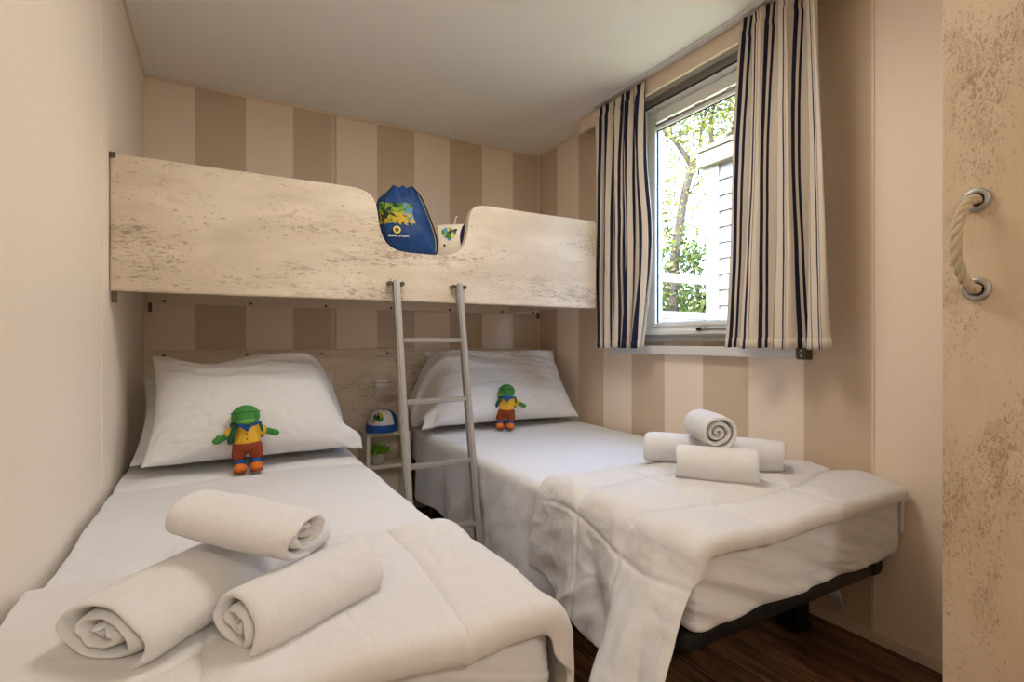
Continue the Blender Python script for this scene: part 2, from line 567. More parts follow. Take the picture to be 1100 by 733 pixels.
# ------------------------------------------------------------------ unseen ceiling lamp added to brighten the room, doorway light
lampo = tag(empty('added_ceiling_lamp', (.74, 1.22, ZC)), 'flat round white ceiling lamp added out of view to brighten the room', 'ceiling lamp')
bm = bmesh.new(); lathe(bm, [(.31, 0), (.315, -.012), (.31, -.026), (.295, -.028)], 36)
bobj('lamp_base', bm, M['white_plastic'], lampo, True)
t = NT('lamp_diffuser_glow'); t.b.inputs['Emission Color'].default_value = (1, .83, .64, 1); t.b.inputs['Emission Strength'].default_value = 4
t.fin((.9, .88, .85, 1), .4)
bm = bmesh.new(); lathe(bm, [(.294, -.0285), (.27, -.040), (.18, -.050), (.02, -.053)], 36)
bobj('diffuser', bm, t.m, lampo, True)
ld = bpy.data.lights.new('added_lamp_light', 'AREA')
ld.shape = 'DISK'; ld.size = .56; ld.energy = FILL_LAMP_POWER; ld.color = (1, .97, .93)
lo = bpy.data.objects.new('added_lamp_light', ld); COL.objects.link(lo)
lo.location = (.74, 1.22, ZC - .062)
HW = M['wall_cream']
structure(boxo('wall_hall_back', (-.50, 1.0, -2.16, -2.10, 0, ZC), HW))
structure(boxo('wall_hall_left', (-.50, -.44, -2.10, YF - WT, 0, ZC), HW))
structure(boxo('wall_hall_right', (.94, 1.0, -2.10, YF - WT, 0, ZC), HW))
structure(boxo('floor_hall', (-.50, 1.0, -2.16, YF - WT, -.05, 0), M['floor']))
structure(boxo('ceiling_hall', (-.50, 1.0, -2.16, YF - WT, ZC, ZC + .08), M['ceiling']))
hdn = bpy.data.lights.new('hall_light', 'AREA')
hdn.shape = 'DISK'; hdn.size = .30; hdn.energy = HALL_POWER; hdn.color = (1, .94, .85)
ho = bpy.data.objects.new('hall_light', hdn); COL.objects.link(ho)
ho.location = (.25, -1.35, ZC - .03)

# ------------------------------------------------------------------ bunk bed on the wall
bunk = tag(empty('bunk_bed', (XL + .002, 1.96, 1.085)), 'whitewashed wooden upper bunk with a scooped front panel fixed across the back wall', 'bunk bed')
def loc(o):
    return Vector(o.location)
BX, BY, BZ = XL + .002, 1.96, 1.085
top = [(-.288, 1.502), (.40, 1.503), (.45, 1.500), (.488, 1.487), (.511, 1.46), (.521, 1.42), (.527, 1.375), (.543, 1.327), (.572, 1.294), (.62, 1.279),
       (.70, 1.276), (.77, 1.278), (.822, 1.285), (.862, 1.308), (.886, 1.35), (.896, 1.40), (.902, 1.45), (.918, 1.482), (.945, 1.498), (.985, 1.502), (1.535, 1.504)]
sm = [Vector((top[0][0], 0, top[0][1]))] + catmull([(a, 0, b) for a, b in top[1:-1]], 5) + [Vector((1.552, 0, 1.503)), Vector((1.563, 0, 1.494)), Vector((1.565, 0, 1.48)), Vector((1.565, 0, 1.088)), Vector((-.288, 0, 1.085))]
bm = bmesh.new()
prism(bm, [(p.x - BX, p.z - BZ) for p in sm], 0, .030, lambda x, z, y: (x, y, z))
es = [e for e in bm.edges if abs(e.verts[0].co.y - e.verts[1].co.y) < 1e-6]
bmesh.ops.bevel(bm, geom=es, offset=.004, segments=2, affect='EDGES')
bobj('front_panel', bm, M['wood_bunk'], bunk)
bm = bmesh.new(); box(bm, 0, 1.850, .030, .81, .060, .078)
bobj('base_board', bm, M['wood_head'], bunk)
bm = bmesh.new(); box(bm, .014, 2.046, .812, .836, .014, .060, .002)
batten = bobj('wall_batten', bm, M['trim'], bunk)
for xx in (.075, .42, .76, 1.10, 1.44, 1.78, 2.0):
    bm = bmesh.new(); cylinder(bm, (xx, .812, .026), (xx, .808, .026), .0065, 10)
    bobj('screw', bm, M['dark_metal'], batten)
bm = bmesh.new(); box(bm, 1.835, 1.852, .030, .81, .02, .30)
bobj('end_panel', bm, M['wood_bunk'], bunk)
for (xx, yy, zz) in ((.002, .012, -.035), (.016, .80, -.024), (2.026, .80, -.014)):
    bm = bmesh.new(); box(bm, xx, xx + .014, yy, yy + .010, zz, zz + .04, .001)
    bobj('support_bracket', bm, M['dark_metal'], bunk)
bm = bmesh.new(); box(bm, -.001, .014, -.003, .033, .402, .420, .001)
bobj('corner_plate', bm, M['dark_metal'], bunk)
bm = bmesh.new(); box(bm, XL + .01, 1.53, 2.0, 2.755, 1.165, 1.288, .025, 4)
o = bobj('bunk_mattress', bm, M['cotton'], None, True)
tag(o, 'white mattress lying inside the upper bunk, seen through its scooped gap', 'mattress')

# ------------------------------------------------------------------ headboard panel with reading switch
hb = tag(empty('headboard', (XL + .02, YB - .022, .30)), 'long whitewashed wooden headboard panel behind both beds', 'headboard')
bm = bmesh.new(); box(bm, 0, 2.02, 0, .0215, 0, .591, .002)
bobj('panel', bm, M['wood_head'], hb)
for xx in (.055, .385, .725, 1.06, 1.40, 1.74):
    bm = bmesh.new(); cylinder(bm, (xx, 0, .568), (xx, -.004, .568), .006, 10)
    bobj('screw', bm, M['dark_metal'], hb)
sw = tag(empty('reading_light', (.756, YB - .022, .699)), 'small square chrome and white reading light on the headboard above the cap', 'reading light')
bm = bmesh.new(); box(bm, -.042, .042, -.012, -.0002, -.033, .033, .004)
bobj('back_plate', bm, M['cassette'], sw)
bm = bmesh.new(); box(bm, -.037, .037, -.016, -.011, .012, .030, .002)
bobj('frame', bm, M['chrome'], sw)
bm = bmesh.new(); tube(bm, [(-.034, -.018, -.006), (.034, -.018, -.006)], .014, 18)
bobj('lens', bm, M['white_plastic'], sw, True)

# ------------------------------------------------------------------ bed frames
def bed_frame(x0, x1, y0, y1, label):
    r = tag(empty('steel_bed', ((x0 + x1) / 2, y0, 0)), label, 'bed')
    cx = (x0 + x1) / 2
    w = (x1 - x0) / 2
    bm = bmesh.new(); box(bm, -w, w, 0, .045, .238, .298, .018, 4)
    bobj('foot_rail', bm, M['black_metal'], r, True)
    for s in (-1, 1):
        bm = bmesh.new(); box(bm, s * w - .022 if s > 0 else -w, s * w if s > 0 else -w + .022, .03, y1 - y0 - .02, .244, .294, .004)
        bobj('side_rail', bm, M['black_metal'], r)
        bm = bmesh.new(); box(bm, s * (w - .03) - .032, s * (w - .03) + .032, -.008, .06, .240, .299, .022, 4)
        bobj('corner_cap', bm, M['rubber'], r, True)
        for yy in (.19, y1 - y0 - .25):
            bm = bmesh.new(); box(bm, s * (w - .075) - .032, s * (w - .075) + .032, yy, yy + .064, 0, .242, .006)
            lg = bobj('leg', bm, M['black_metal'], r)
            bm = bmesh.new(); box(bm, s * (w - .075) - .036, s * (w - .075) + .036, yy - .004, yy + .068, 0.0, .018, .004)
            bobj('foot_pad', bm, M['rubber'], lg)
    bm = bmesh.new(); box(bm, -w, w, y1 - y0 - .045, y1 - y0, .238, .298, .01, 3)
    bobj('head_rail', bm, M['black_metal'], r)
    for k in range(12):
        yy = .10 + k * (y1 - y0 - .2) / 12
        bm = bmesh.new(); box(bm, -w + .02, w - .02, yy, yy + .06, .286, .298, .003)
        bobj('slat', bm, M['black_metal'], r)
    return r
bed_frame(.885, 1.715, .805, 2.70, 'black steel bed base with square legs under the mattress by the window')
bed_frame(-.262, .445, .735, 2.70, 'black steel bed base under the mattress beside the cream wall')

# ------------------------------------------------------------------ mattresses wrapped in fitted sheets (foot face shows)
def mattress(x0, x1, y0, y1, z0, z1, label, seed, sag=0.0):
    bm = bmesh.new()
    box(bm, x0, x1, y0, y1, z0, z1)
    bmesh.ops.subdivide_edges(bm, edges=bm.edges[:], cuts=44, use_grid_fill=True)
    cx, cy, cz = (x0 + x1) / 2, (y0 + y1) / 2, (z0 + z1) / 2
    hx, hy, hz = (x1 - x0) / 2, (y1 - y0) / 2, (z1 - z0) / 2
    # denser toward the foot
    for v in bm.verts:
        ty = (v.co.y - y0) / (y1 - y0)
        v.co.y = y0 + (y1 - y0) * ty ** 1.9
    rr = .024
    for v in bm.verts:
        q = Vector((v.co.x - cx, v.co.y - cy, v.co.z - cz))
        inner = Vector((max(-hx + rr, min(hx - rr, q.x)), max(-hy + rr, min(hy - rr, q.y)), max(-hz + rr, min(hz - rr, q.z))))
        d = q - inner
        if d.length > 1e-6:
            d = d.normalized() * rr
        p = inner + d
        v.co = Vector((cx, cy, cz)) + p
    bm.normal_update()
    off = {}
    for v in bm.verts:
        x, y, z = v.co
        k = sstep(.10, 0, (y - y0))
        down = 1 - (z - z0) / (z1 - z0)
        diag = (x - x0) * .8 + (z - z0) * 2.0
        ridge = abs(fbm(diag * 7 + seed, (x * .8 - z * .35) * 1.6, seed, 3))
        wr = (.4 - ridge) * .020 * k * (.3 + .9 * down)
        wr -= .006 * k * (.3 + down) * creases(diag * .6, (x * .8 - z * .35) * .25, seed, 6.0, seed, .08)
        wr += .004 * k * sin((x - x0) * 4.2 + z * 16 + seed) * down
        off[v] = v.normal * wr
        off[v].z *= .15
        if sag: off[v] += Vector((0, 0, -sag * down * k * sstep(x0, x1, x)))
    for v, d in off.items():
        v.co += d
    o = bobj('mattress', bm, M['cotton'], None, True)
    m = o.modifiers.new('Subsurf', 'SUBSURF'); m.levels = 1; m.render_levels = 1
    tag(o, label, 'mattress')
    return o
mattress(.885, 1.752, .772, 2.70, .300, .478, 'thick mattress in a white fitted sheet on the bed by the window', 2.0, .004)
mattress(-.272, .473, .712, 2.70, .300, .478, 'thick mattress in a white fitted sheet on the bed beside the cream wall', 5.0)

# ------------------------------------------------------------------ bed linen draped over top and one long side
def linen(name, label, cat, mat, xin, xedge, y0, y1, ztop, r, drop, flare, thick, nu, nv, seam=None, fold=.008, fwave=9, seed=0.0,
          lip=0.0, liplen=.06, wrinkle=.003, sub=1, hem_wave=.01, side=0.0, extra=None, shift=None, wrap=0.0, crs=.003, csc=3.0):
    """cloth from xin across the top to xedge, round the edge and down. drop(t), flare(t): t = 0 at y1 (head) .. 1 at y0 (foot)"""
    sg = 1 if xedge > xin else -1
    a = abs(xedge - xin) - r
    ytot = (y1 - y0)
    def base(s, t):
        fl = flare(t)
        ang_max = pi / 2 - fl
        arc = r * ang_max
        y = y1 - t * ytot
        if s < wrap:
            d = wrap - s
            th = min(d / .025, pi / 2)
            return Vector((xin - sg * .025 * sin(th), y, ztop - .025 * (1 - cos(th)) - max(0, d - .0393))), Vector((-sg * sin(th), 0, cos(th))), 0.0
        s -= wrap
        if s <= a:
            return Vector((xin + sg * s, y, ztop)), Vector((0, 0, 1)), 0.0
        if s <= a + arc:
            ph = (s - a) / r
            return Vector((xin + sg * (a + r * sin(ph)), y, ztop - r + r * cos(ph))), Vector((sg * sin(ph), 0, cos(ph))), 0.0
        d = s - a - arc
        p = Vector((xin + sg * (a + r * sin(ang_max)), y, ztop - r + r * cos(ang_max)))
        p += Vector((sg * cos(ang_max), 0, -sin(ang_max))) * d
        return p, Vector((sg * sin(ang_max), 0, cos(ang_max))), d
    def f(u, v):
        t = v * (1 + (liplen / ytot if lip else 0))
        over = max(0.0, t - 1) * ytot
        tt = min(t, 1)
        L = wrap + a + r * (pi / 2 - flare(tt)) + drop(tt) * (1 + hem_wave * sin(tt * 23 + seed))
        # denser sampling around the edge
        s = u * L
        p, n, d = base(s, tt)
        k = d / max(drop(tt), .01)
        if s < wrap: over *= .12 + .88 * sstep(wrap * .75, wrap, s)
        if d > 0: over *= 1 - .6 * sstep(0, .06, d)
        h = 0.0
        if seam: h += seam(s - wrap, tt, p)
        h += wrinkle * fbm(p.x * 5 + seed, p.y * 5, p.z * 5 + seed, 4) * (1 if d == 0 else 1.4)
        h -= crs * (creases(p.x, p.y * .7, p.z * .25, csc, seed) + .5 * creases(p.x * .8, p.y, p.z * .3, csc * 2.3, seed + 5, .07))
        if d > 0:
            wv = sin(fwave * tt * 2 * pi + 1.7 * fbm(tt * 3 + seed, k * .8, 0, 2) + seed)
            wv2 = abs(fbm(tt * fwave * .9 + seed * 3 + k * 1.1, k * .7, 3.3, 3))
            h += fold * (.25 + .75 * sstep(0, .25, tt)) * k ** .8 * (wv + .7 - 1.5 * wv2)
        p = p + n * h
        if lip and over > 0:
            th = over / lip
            p += Vector((0, -1, 0)) * lip * sin(min(th, pi)) - n * lip * (1 - cos(min(th, pi)))
        if side and s < .05:
            p.z -= side * (1 - s / .05) ** 2
        if shift: p += shift(s - wrap, tt, p, k)
        return p
    o = grid(name, nu, nv, f, mat, None, thick, sub, None, -1)
    tag(o, label, cat)
    return o

# flat sheet of the right bed
linen('bed_sheet', 'white flat sheet over the bed by the window, its long side hanging by the ladder', 'bed sheet', M['cotton'],
      1.742, .868, .90, 2.52, .486, .035, lambda t: .300, lambda t: .03, .003, 90, 110, None, .012, 3.4, 1.0, wrinkle=.0035, hem_wave=.03)
# flat sheet of the left bed
def crease(s, t, p):
    return -.004 * exp(-((p.x - .083) / .006) ** 2) - .010 * exp(-((p.y - (1.93 + .05 * (p.x)) - .012 * sin(p.x * 9)) / .010) ** 2) + .004 * sstep(1.92, 1.96, p.y)
linen('bed_sheet', 'white flat sheet with a folded top edge over the bed beside the cream wall', 'bed sheet', M['cotton'],
      -.275, .478, .80, 2.52, .486, .04, lambda t: .27, lambda t: .03, .003, 90, 120, crease, .008, 3.0, 4.0, wrinkle=.006)

# quilted duvets
def seam_right(s, t, p):
    y = p.y
    d = 9
    for c in (.28, .60, .92):
        d = min(d, abs(s - c - .03 * sin(y * 9)))
    for yc in (.93, 1.16):
        d = min(d, abs(y - yc - .035 * sin(s * 6 + yc * 9)))
    puff = .009 * (1 - exp(-(d / .006) ** 2)) + .011 * (1 - exp(-(d / .05) ** 2)) - .004 * abs(fbm(s * 16, y * 16, 2.2, 2)) * exp(-(d / .035) ** 2)
    edge = min(t * .64, (1 - t) * .64 + .05)
    puff *= sstep(0, .13, edge) * (1 - .6 * sstep(.80, .90, s))
    rid = abs(fbm(s * 3.2 + y * 2.0, y * 3.0 - s * 1.4, 7.7, 3))
    return puff + .009 * (.45 - rid)
def shift_right(s, t, p, k):
    # front corner of the drape pulled out and twisted towards the foot of the bed
    v = Vector((0, 0, 0))
    kk = sstep(.0, 1, k)
    v.x -= .060 * kk * sstep(.55, .95, t) * (1 - .6 * sstep(.93, 1, t))
    v.y -= .050 * kk * sstep(.45, .9, t)
    # diagonal ridges running from the top corner down to the hem
    v.x -= .030 * kk * exp(-((t - .62 - .22 * k) / .07) ** 2)
    v.x += .026 * kk * exp(-((t - .45 - .20 * k) / .05) ** 2)
    v.x += .040 * sstep(.1, 1, k) * exp(-((t - .93) / .035) ** 2)
    # head edge of the drape leans towards the pillow end lower down
    v.y += .02 * kk * (1 - sstep(0, .3, t))
    return v
linen('duvet', 'white quilted duvet draped over the foot of the bed by the window', 'duvet', M['quilt'],
      1.733, .862, .775, 1.375, .503, .055, lambda t: .22 + .06 * sstep(0, .6, t) + .18 * sstep(.55, 1, t),
      lambda t: .05 + .42 * sstep(.25, 1, t), .013, 290, 170, seam_right, .018, 2.5, 2.0, wrap=.15, lip=.028, liplen=.060, wrinkle=.006, hem_wave=.02, crs=.0018, shift=shift_right)
def seam_left(s, t, p):
    d = min(abs(p.x - .318 - .01 * sin(p.y * 8)), abs(p.x + .02), 9)
    d2 = abs(p.y - 1.03 - .02 * sin(p.x * 7))
    if p.x < .30: d2 = 9
    d = min(d, d2)
    puff = .006 * (1 - exp(-(d / .007) ** 2)) + .006 * (1 - exp(-(d / .05) ** 2)) - .0035 * abs(fbm(p.x * 18, p.y * 18, 2.2, 2)) * exp(-(d / .03) ** 2)
    edge = min(t * .46, (1 - t) * .46 + .05)
    puff *= sstep(0, .03, edge)
    rid = abs(fbm(p.x * 5 + 3, p.y * 5, 2.7, 3))
    foot = sstep(.75, 1, t)
    return puff + .006 * (.45 - rid) + foot * .003 * sin(p.x * 26 + 3 * sin(p.x * 9))
linen('duvet', 'white quilted duvet across the foot of the bed beside the cream wall', 'duvet', M['quilt'],
      -.276, .485, .706, 1.145, .502, .055, lambda t: .25, lambda t: .02, .012, 240, 150, seam_left, .006, 1.6, 6.0, lip=.020, liplen=.045, wrinkle=.004, crs=.002)

# sheet corner trailing down by the wall below the right mattress
bm = bmesh.new()
P3 = [Vector((1.735, 1.10, .30)), Vector((1.735, .98, .30)), Vector((1.740, .92, .062)), Vector((1.740, .955, .080)), Vector((1.738, 1.04, .120))]
f1 = [bm.verts.new(p) for p in P3]
bm.faces.new(f1)
bmesh.ops.subdivide_edges(bm, edges=bm.edges[:], cuts=2)
bmesh.ops.triangulate(bm, faces=bm.faces[:])
for v in bm.verts: v.co.x += .004 * sin(v.co.z * 60 + v.co.y * 30)
o = bobj('sheet_corner', bm, M['cotton'], None, True)
m = o.modifiers.new('Solidify', 'SOLIDIFY'); m.thickness = .003
tag(o, 'loose white sheet corner trailing by the wall under the bed by the window', 'sheet corner')

# ------------------------------------------------------------------ pillows
def pillow(name, label, group, w, h, th, loc_, lean, yaw, seed, cuff=0, droop=0.0, parent=None, roll=0.0, corner=.03, belly=0.0, sag=0.0, ear=0.0):
    """local: x across, y bottom->top, z front. stands on its long edge leaning back by 'lean' (0 = flat)"""
    nu, nv = 96, 66
    R = Matrix.Rotation(yaw, 3, 'Z') @ Matrix.Rotation(lean, 3, 'X') @ Matrix.Rotation(roll, 3, 'Z')
    verts, faces = [], []
    def prof(u, v, side):
        e = (max(0, 1 - abs(u) ** 2.6) * max(0, 1 - abs(v) ** 2.6)) ** .52
        ex = 1 - .07 * (1 - v * v) * abs(u) ** 3
        x = u * w / 2 * ex
        y = (v + 1) / 2 * h
        y = h / 2 + (y - h / 2) * (1 - .07 * (1 - u * u) * abs(v) ** 3)
        q = th / 2 * e
        cf = 0.0
        if cuff:
            cu = u * cuff
            if cu > .80:                          # empty end of the pillow case
                cf = sstep(.80, .9, cu)
                q = q * (1 - .55 * cf) + .006 * cf
        rad = sqrt(u * u + v * v)
        ang = math.atan2(v, u)
        wr = .006 * fbm(u * 2.3 + seed, v * 2.3, seed + side, 4)
        star = abs(fbm(ang * 2.4 + seed, rad * .9, side * 3 + seed, 3))
        wr += -.016 * (star - .25) * sstep(.45, 1.0, rad) * e ** .3
        dg = abs(fbm((u * .5 + v * 1.9) * 1.3 + seed, (u * 1.4 - v * .4) * .5, seed * 2, 3))
        wr += -.034 * (dg - .3) * e ** .5 * sstep(-.2, .7, v)
        wr -= .006 * e ** .4 * creases(u * .6 + v * .35, v * 1.1 - u * .2, side, 1.6, seed, .06)
        z = side * (q + wr * (1 if side > 0 else .5))
        if side > 0: z += belly * exp(-((v + .35) / .5) ** 2) * (1 - u * u)
        if cf:
            z += .018 * cf * sin(v * 9 + seed)
            x += .010 * cf * sin(v * 7 + 1)
        y -= sag * exp(-((u + .42) / .30) ** 2) * sstep(-.2, 1, v)
        if ear: y += ear * sstep(-.72, -1, u) * sstep(.4, 1, v)
        p = Vector((x, y, z + th * .30))
        return p, cf
    for side in (1, -1):
        for j in range(nv):
            for i in range(nu):
                uu = -1 + 2 * i / (nu - 1); vv = -1 + 2 * j / (nv - 1)
                uu = sin(uu * pi / 2) * .5 + uu * .5; vv = sin(vv * pi / 2) * .5 + vv * .5
                edge = i in (0, nu - 1) or j in (0, nv - 1)
                p, cf = prof(uu, vv, side)
                if edge:
                    p.z = (prof(uu, vv, 1)[0].z + prof(uu, vv, -1)[0].z) / 2 + side * .0008
                q = R @ p
                if droop and cuff:
                    k = max(0.0, uu * cuff - .55)
                    q.z -= droop * k * k * sstep(-1, .6, vv) * 4
                verts.append(q)
    N = nu * nv
    for j in range(nv - 1):
        for i in range(nu - 1):
            a = j * nu + i
            faces.append((a, a + 1, a + nu + 1, a + nu))
            faces.append((N + a, N + a + nu, N + a + nu + 1, N + a + 1))
    rim = [i for i in range(nu)] + [j * nu + nu - 1 for j in range(1, nv)] + [(nv - 1) * nu + i for i in range(nu - 2, -1, -1)] + [j * nu for j in range(nv - 2, 0, -1)]
    for k in range(len(rim)):
        a, b = rim[k], rim[(k + 1) % len(rim)]
        faces.append((b, a, N + a, N + b))
    me = bpy.data.meshes.new(name)
    me.from_pydata(verts, [], faces)
    o = link(name, me, M['cotton_pillow'])
    o.location = loc_
    m = o.modifiers.new('Subsurf', 'SUBSURF'); m.levels = 1; m.render_levels = 1
    tag(o, label, 'pillow', group)
    return o
pillow('pillow', 'front white pillow leaning up on the bed beside the cream wall, behind the plush doll', None, .69, .50, .19, (.130, 2.035, .492), radians(42), radians(1), 1.3, 1, .34, belly=.02, sag=.055, ear=.012)
pillow('pillow', 'rear white pillow mostly hidden behind the front one, beside the cream wall', None, .72, .46, .12, (.100, 2.14, .488), radians(36), radians(0), 3.3)
pillow('pillow', 'front white pillow with a floppy open end, on the bed by the window', None, .88, .45, .17, (1.262, 2.34, .492), radians(52), radians(-3), 7.1, -1, .34, belly=.02, sag=-.01)
pillow('pillow', 'rear white pillow peeking out behind the front one, on the bed by the window', None, .78, .425, .12, (1.345, 2.475, .490), radians(60), radians(0), 9.9)

# ------------------------------------------------------------------ ladder hooked on the bunk
lad = tag(empty('bunk_ladder', (.715, 1.72, 0)), 'grey metal ladder hooked on the upper bunk, standing between the two beds', 'ladder')
LX = (.586, .846)
def lp(z):  # y on the ladder plane, local
    return 1.94 - .19 * (1.156 - z) - 1.72
def tubebox(bm, p0, p1, wx, wy):
    p0, p1 = Vector(p0), Vector(p1)
    d = (p1 - p0).normalized()
    a = Vector((1, 0, 0)); b = d.cross(a).normalized()
    if abs(d.x) > .9: a = Vector((0, 0, 1)); b = d.cross(a).normalized()
    vs = []
    for p in (p0, p1):
        vs.append([bm.verts.new(p + a * sx * wx / 2 + b * sy * wy / 2) for sx, sy in ((-1, -1), (1, -1), (1, 1), (-1, 1))])
    bm.faces.new(vs[0][::-1]); bm.faces.new(vs[1])
    for j in range(4):
        bm.faces.new((vs[0][j], vs[0][(j + 1) % 4], vs[1][(j + 1) % 4], vs[1][j]))
    bmesh.ops.bevel(bm, geom=list({e for r in vs for v in r for e in v.link_edges}), offset=min(wx, wy) * .22, segments=2, affect='EDGES')
for x in LX:
    bm = bmesh.new(); tubebox(bm, (x - .715, lp(.01), .008), (x - .715, lp(1.165), 1.165), .024, .034)
    st = bobj('side_rail', bm, M['alu'], lad)
    bm = bmesh.new(); box(bm, x - .715 - .014, x - .715 + .014, lp(.0) - .02, lp(0) + .02, 0, .03, .004)
    bobj('rubber_foot', bm, M['rubber'], st)
    # hook: bolt pins on both sides against the panel
    bm = bmesh.new()
    cylinder(bm, (x - .715 - .026, lp(1.15) + .004, 1.152), (x - .715 + .026, lp(1.15) + .004, 1.152), .0055, 10)
    for s in (-1, 1):
        cylinder(bm, (x - .715 + s * .024, lp(1.15) - .006, 1.152), (x - .715 + s * .024, lp(1.15) + .0205, 1.152), .0085, 12)
    bobj('hook_bolt', bm, M['dark_metal'], st)
for z in (.935, .708, .478, .249):
    bm = bmesh.new(); tubebox(bm, (LX[0] - .715 + .010, lp(z), z), (LX[1] - .715 - .010, lp(z), z), .018, .030)
    bobj('rung', bm, M['alu'], lad)

# ------------------------------------------------------------------ nightstand cube shelf
ns = tag(empty('nightstand', (.752, 2.688, 0)), 'narrow whitewashed open-shelf nightstand between the two beds', 'nightstand')
NX, ND = .115, .088
def npart(name, d, b=.002):
    bm = bmesh.new(); box(bm, *d, b)
    return bobj(name, bm, M['wood_night'], ns)
npart('top', (-NX, NX, -ND, ND, .452, .470))
npart('side_panel', (-NX, -NX + .018, -ND, ND, 0, .4515))
npart('side_panel', (NX - .018, NX, -ND, ND, 0, .4515))
npart('shelf', (-NX + .0185, NX - .0185, -ND, ND, .288, .306))
npart('back_panel', (-NX + .0185, NX - .0185, ND - .008, ND, .02, .4515))
npart('shelf', (-NX + .0185, NX - .0185, -ND, ND, .05, .068))

# potted plant on the shelf
pp = tag(empty('potted_plant', (.700, 2.652, .306)), 'small bushy green plant in a pale round pot on the nightstand shelf', 'plant')
bm = bmesh.new(); lathe(bm, [(.022, 0), (.031, .006), (.040, .022), (.042, .036), (.037, .052), (.034, .057), (.031, .057), (.031, .050), (.002, .048)], 28)
bobj('pot', bm, plain('pale_concrete', rgb(196, 190, 180), .85, var=.10, scale=70, bump=.2), pp, True)
bm = bmesh.new()
rp = random.Random(5)
for k in range(330):
    th = rp.uniform(0, 2 * pi); ph = rp.uniform(0, 1) ** .6 * 1.35
    d = Vector((sin(ph) * cos(th), sin(ph) * sin(th), cos(ph) * .85))
    L = rp.uniform(.042, .066)
    base_ = Vector((d.x * .018, d.y * .018, .050))
    mid = base_ + d * L * .6 + Vector((0, 0, .006)); tip = base_ + d * L + Vector((0, 0, .002))
    sd = d.cross(Vector((rp.uniform(-1, 1), rp.uniform(-1, 1), 1))).normalized() * rp.uniform(.0018, .0034)
    v = [bm.verts.new(base_ - sd * .4), bm.verts.new(base_ + sd * .4), bm.verts.new(mid + sd), bm.verts.new(tip), bm.verts.new(mid - sd)]
    bm.faces.new(v)
for k in range(210):   # leaf pairs at the tips
    th = rp.uniform(0, 2 * pi); ph = rp.uniform(0, 1) ** .6 * 1.45
    d = Vector((sin(ph) * cos(th), sin(ph) * sin(th), cos(ph) * .85))
    c = Vector((d.x * .018, d.y * .018, .052)) + d * rp.uniform(.040, .062)
    a = Vector((rp.uniform(-1, 1), rp.uniform(-1, 1), rp.uniform(-.3, 1))).normalized() * .0065
    b = a.cross(d).normalized() * .003
    bm.faces.new([bm.verts.new(c - a), bm.verts.new(c + b), bm.verts.new(c + a), bm.verts.new(c - b)])
bobj('foliage', bm, plain('bright_green_leaf', rgb(124, 190, 52), .5, var=.35, scale=90), pp)

# ------------------------------------------------------------------ cap on the nightstand
M['cap_white'] = cotton('white_cap_foam', rgb(240, 238, 234), .05, 30)
M['cap_blue'] = plain('blue_cap_cloth', rgb(20, 92, 176), .75, var=.08, bump=.1)
M['print_green'] = plain('green_print', rgb(58, 130, 38), .6, var=.2)
M['print_yellow'] = plain('yellow_print', rgb(226, 196, 40), .6, var=.1)
M['print_blue'] = plain('light_blue_print', rgb(92, 150, 205), .6, var=.1)
M['print_dark'] = plain('dark_green_print', rgb(24, 66, 34), .6, var=.2)
cap = tag(empty('baseball_cap', (.742, 2.690, .470), (0, 0, radians(-30))), 'white and blue cap with a green print, on top of the nightstand', 'cap')
def dome(a, e, k=1.0):
    # azimuth a (0 = front, -Y), elevation e in 0..1
    r = cos(e * pi / 2) ** .62
    fr = max(0, cos(a))
    rx, ry = .080, .088
    z = .098 * sin(e * pi / 2) ** .9 * (1 + .06 * fr * sin(e * pi))
    return Vector((sin(a) * rx * r * k, -cos(a) * ry * r * k + .012 * e, .006 + z * k))
A = radians(62)
grid('front_panel', 28, 18, lambda u, v: dome(-A + 2 * A * u, v * .98), M['cap_white'], cap, .002, 1)
grid('crown_back', 40, 18, lambda u, v: dome(A + (2 * pi - 2 * A) * u, v * .98, .995), M['cap_blue'], cap, .002, 1)
def brim(u, v):
    a = -radians(78) + 2 * radians(78) * u
    rx = .080 + (.003) * v; ry = .088 + .068 * v * max(0, cos(a)) ** .6
    x = sin(a) * rx; y = -cos(a) * ry
    return Vector((x, y, .036 - 2.2 * x * x * v - .026 * v))
grid('brim', 30, 8, brim, M['cap_blue'], cap, .003, 1, None, 1)
bm = bmesh.new(); ellipsoid(bm, (0, .012, .105), (.007, .007, .004), None, 12, 8)
bobj('top_button', bm, M['cap_blue'], cap, True)
rp = random.Random(9)
def blob_print(fn, n, mats, par, rmin, rmax, bounds, seed):
    """little flat patches following a surface fn(u, v); one mesh per colour"""
    rp = random.Random(seed)
    bms = {m: bmesh.new() for m in mats}
    for k in range(n):
        m = mats[k % len(mats)]
        cu = rp.uniform(bounds[0], bounds[1]); cv = rp.uniform(bounds[2], bounds[3])
        ru = rp.uniform(rmin, rmax); rv = ru * rp.uniform(.6, 1.2)
        nn = 9
        lift = .0012 + .00007 * k
        vs = []
        for j in range(nn):
            q = rp.uniform(.8, 1.1)
            p, nrm = fn(cu + ru * q * cos(2 * pi * j / nn), cv + rv * q * sin(2 * pi * j / nn))
            vs.append(bms[m].verts.new(p + nrm * lift))
        bms[m].faces.new(vs)
    for m in mats:
        bobj('print', bms[m], m, par)
def cap_fn(u, v):
    p = dome(u, v); q = dome(u, v, 1.02)
    return p, (q - p).normalized()
blob_print(cap_fn, 22, [M['print_dark'], M['print_green'], M['print_green'], M['print_yellow']][:2] + [M['print_yellow']], cap, .06, .13, (-.40, .30, .30, .60), 4)

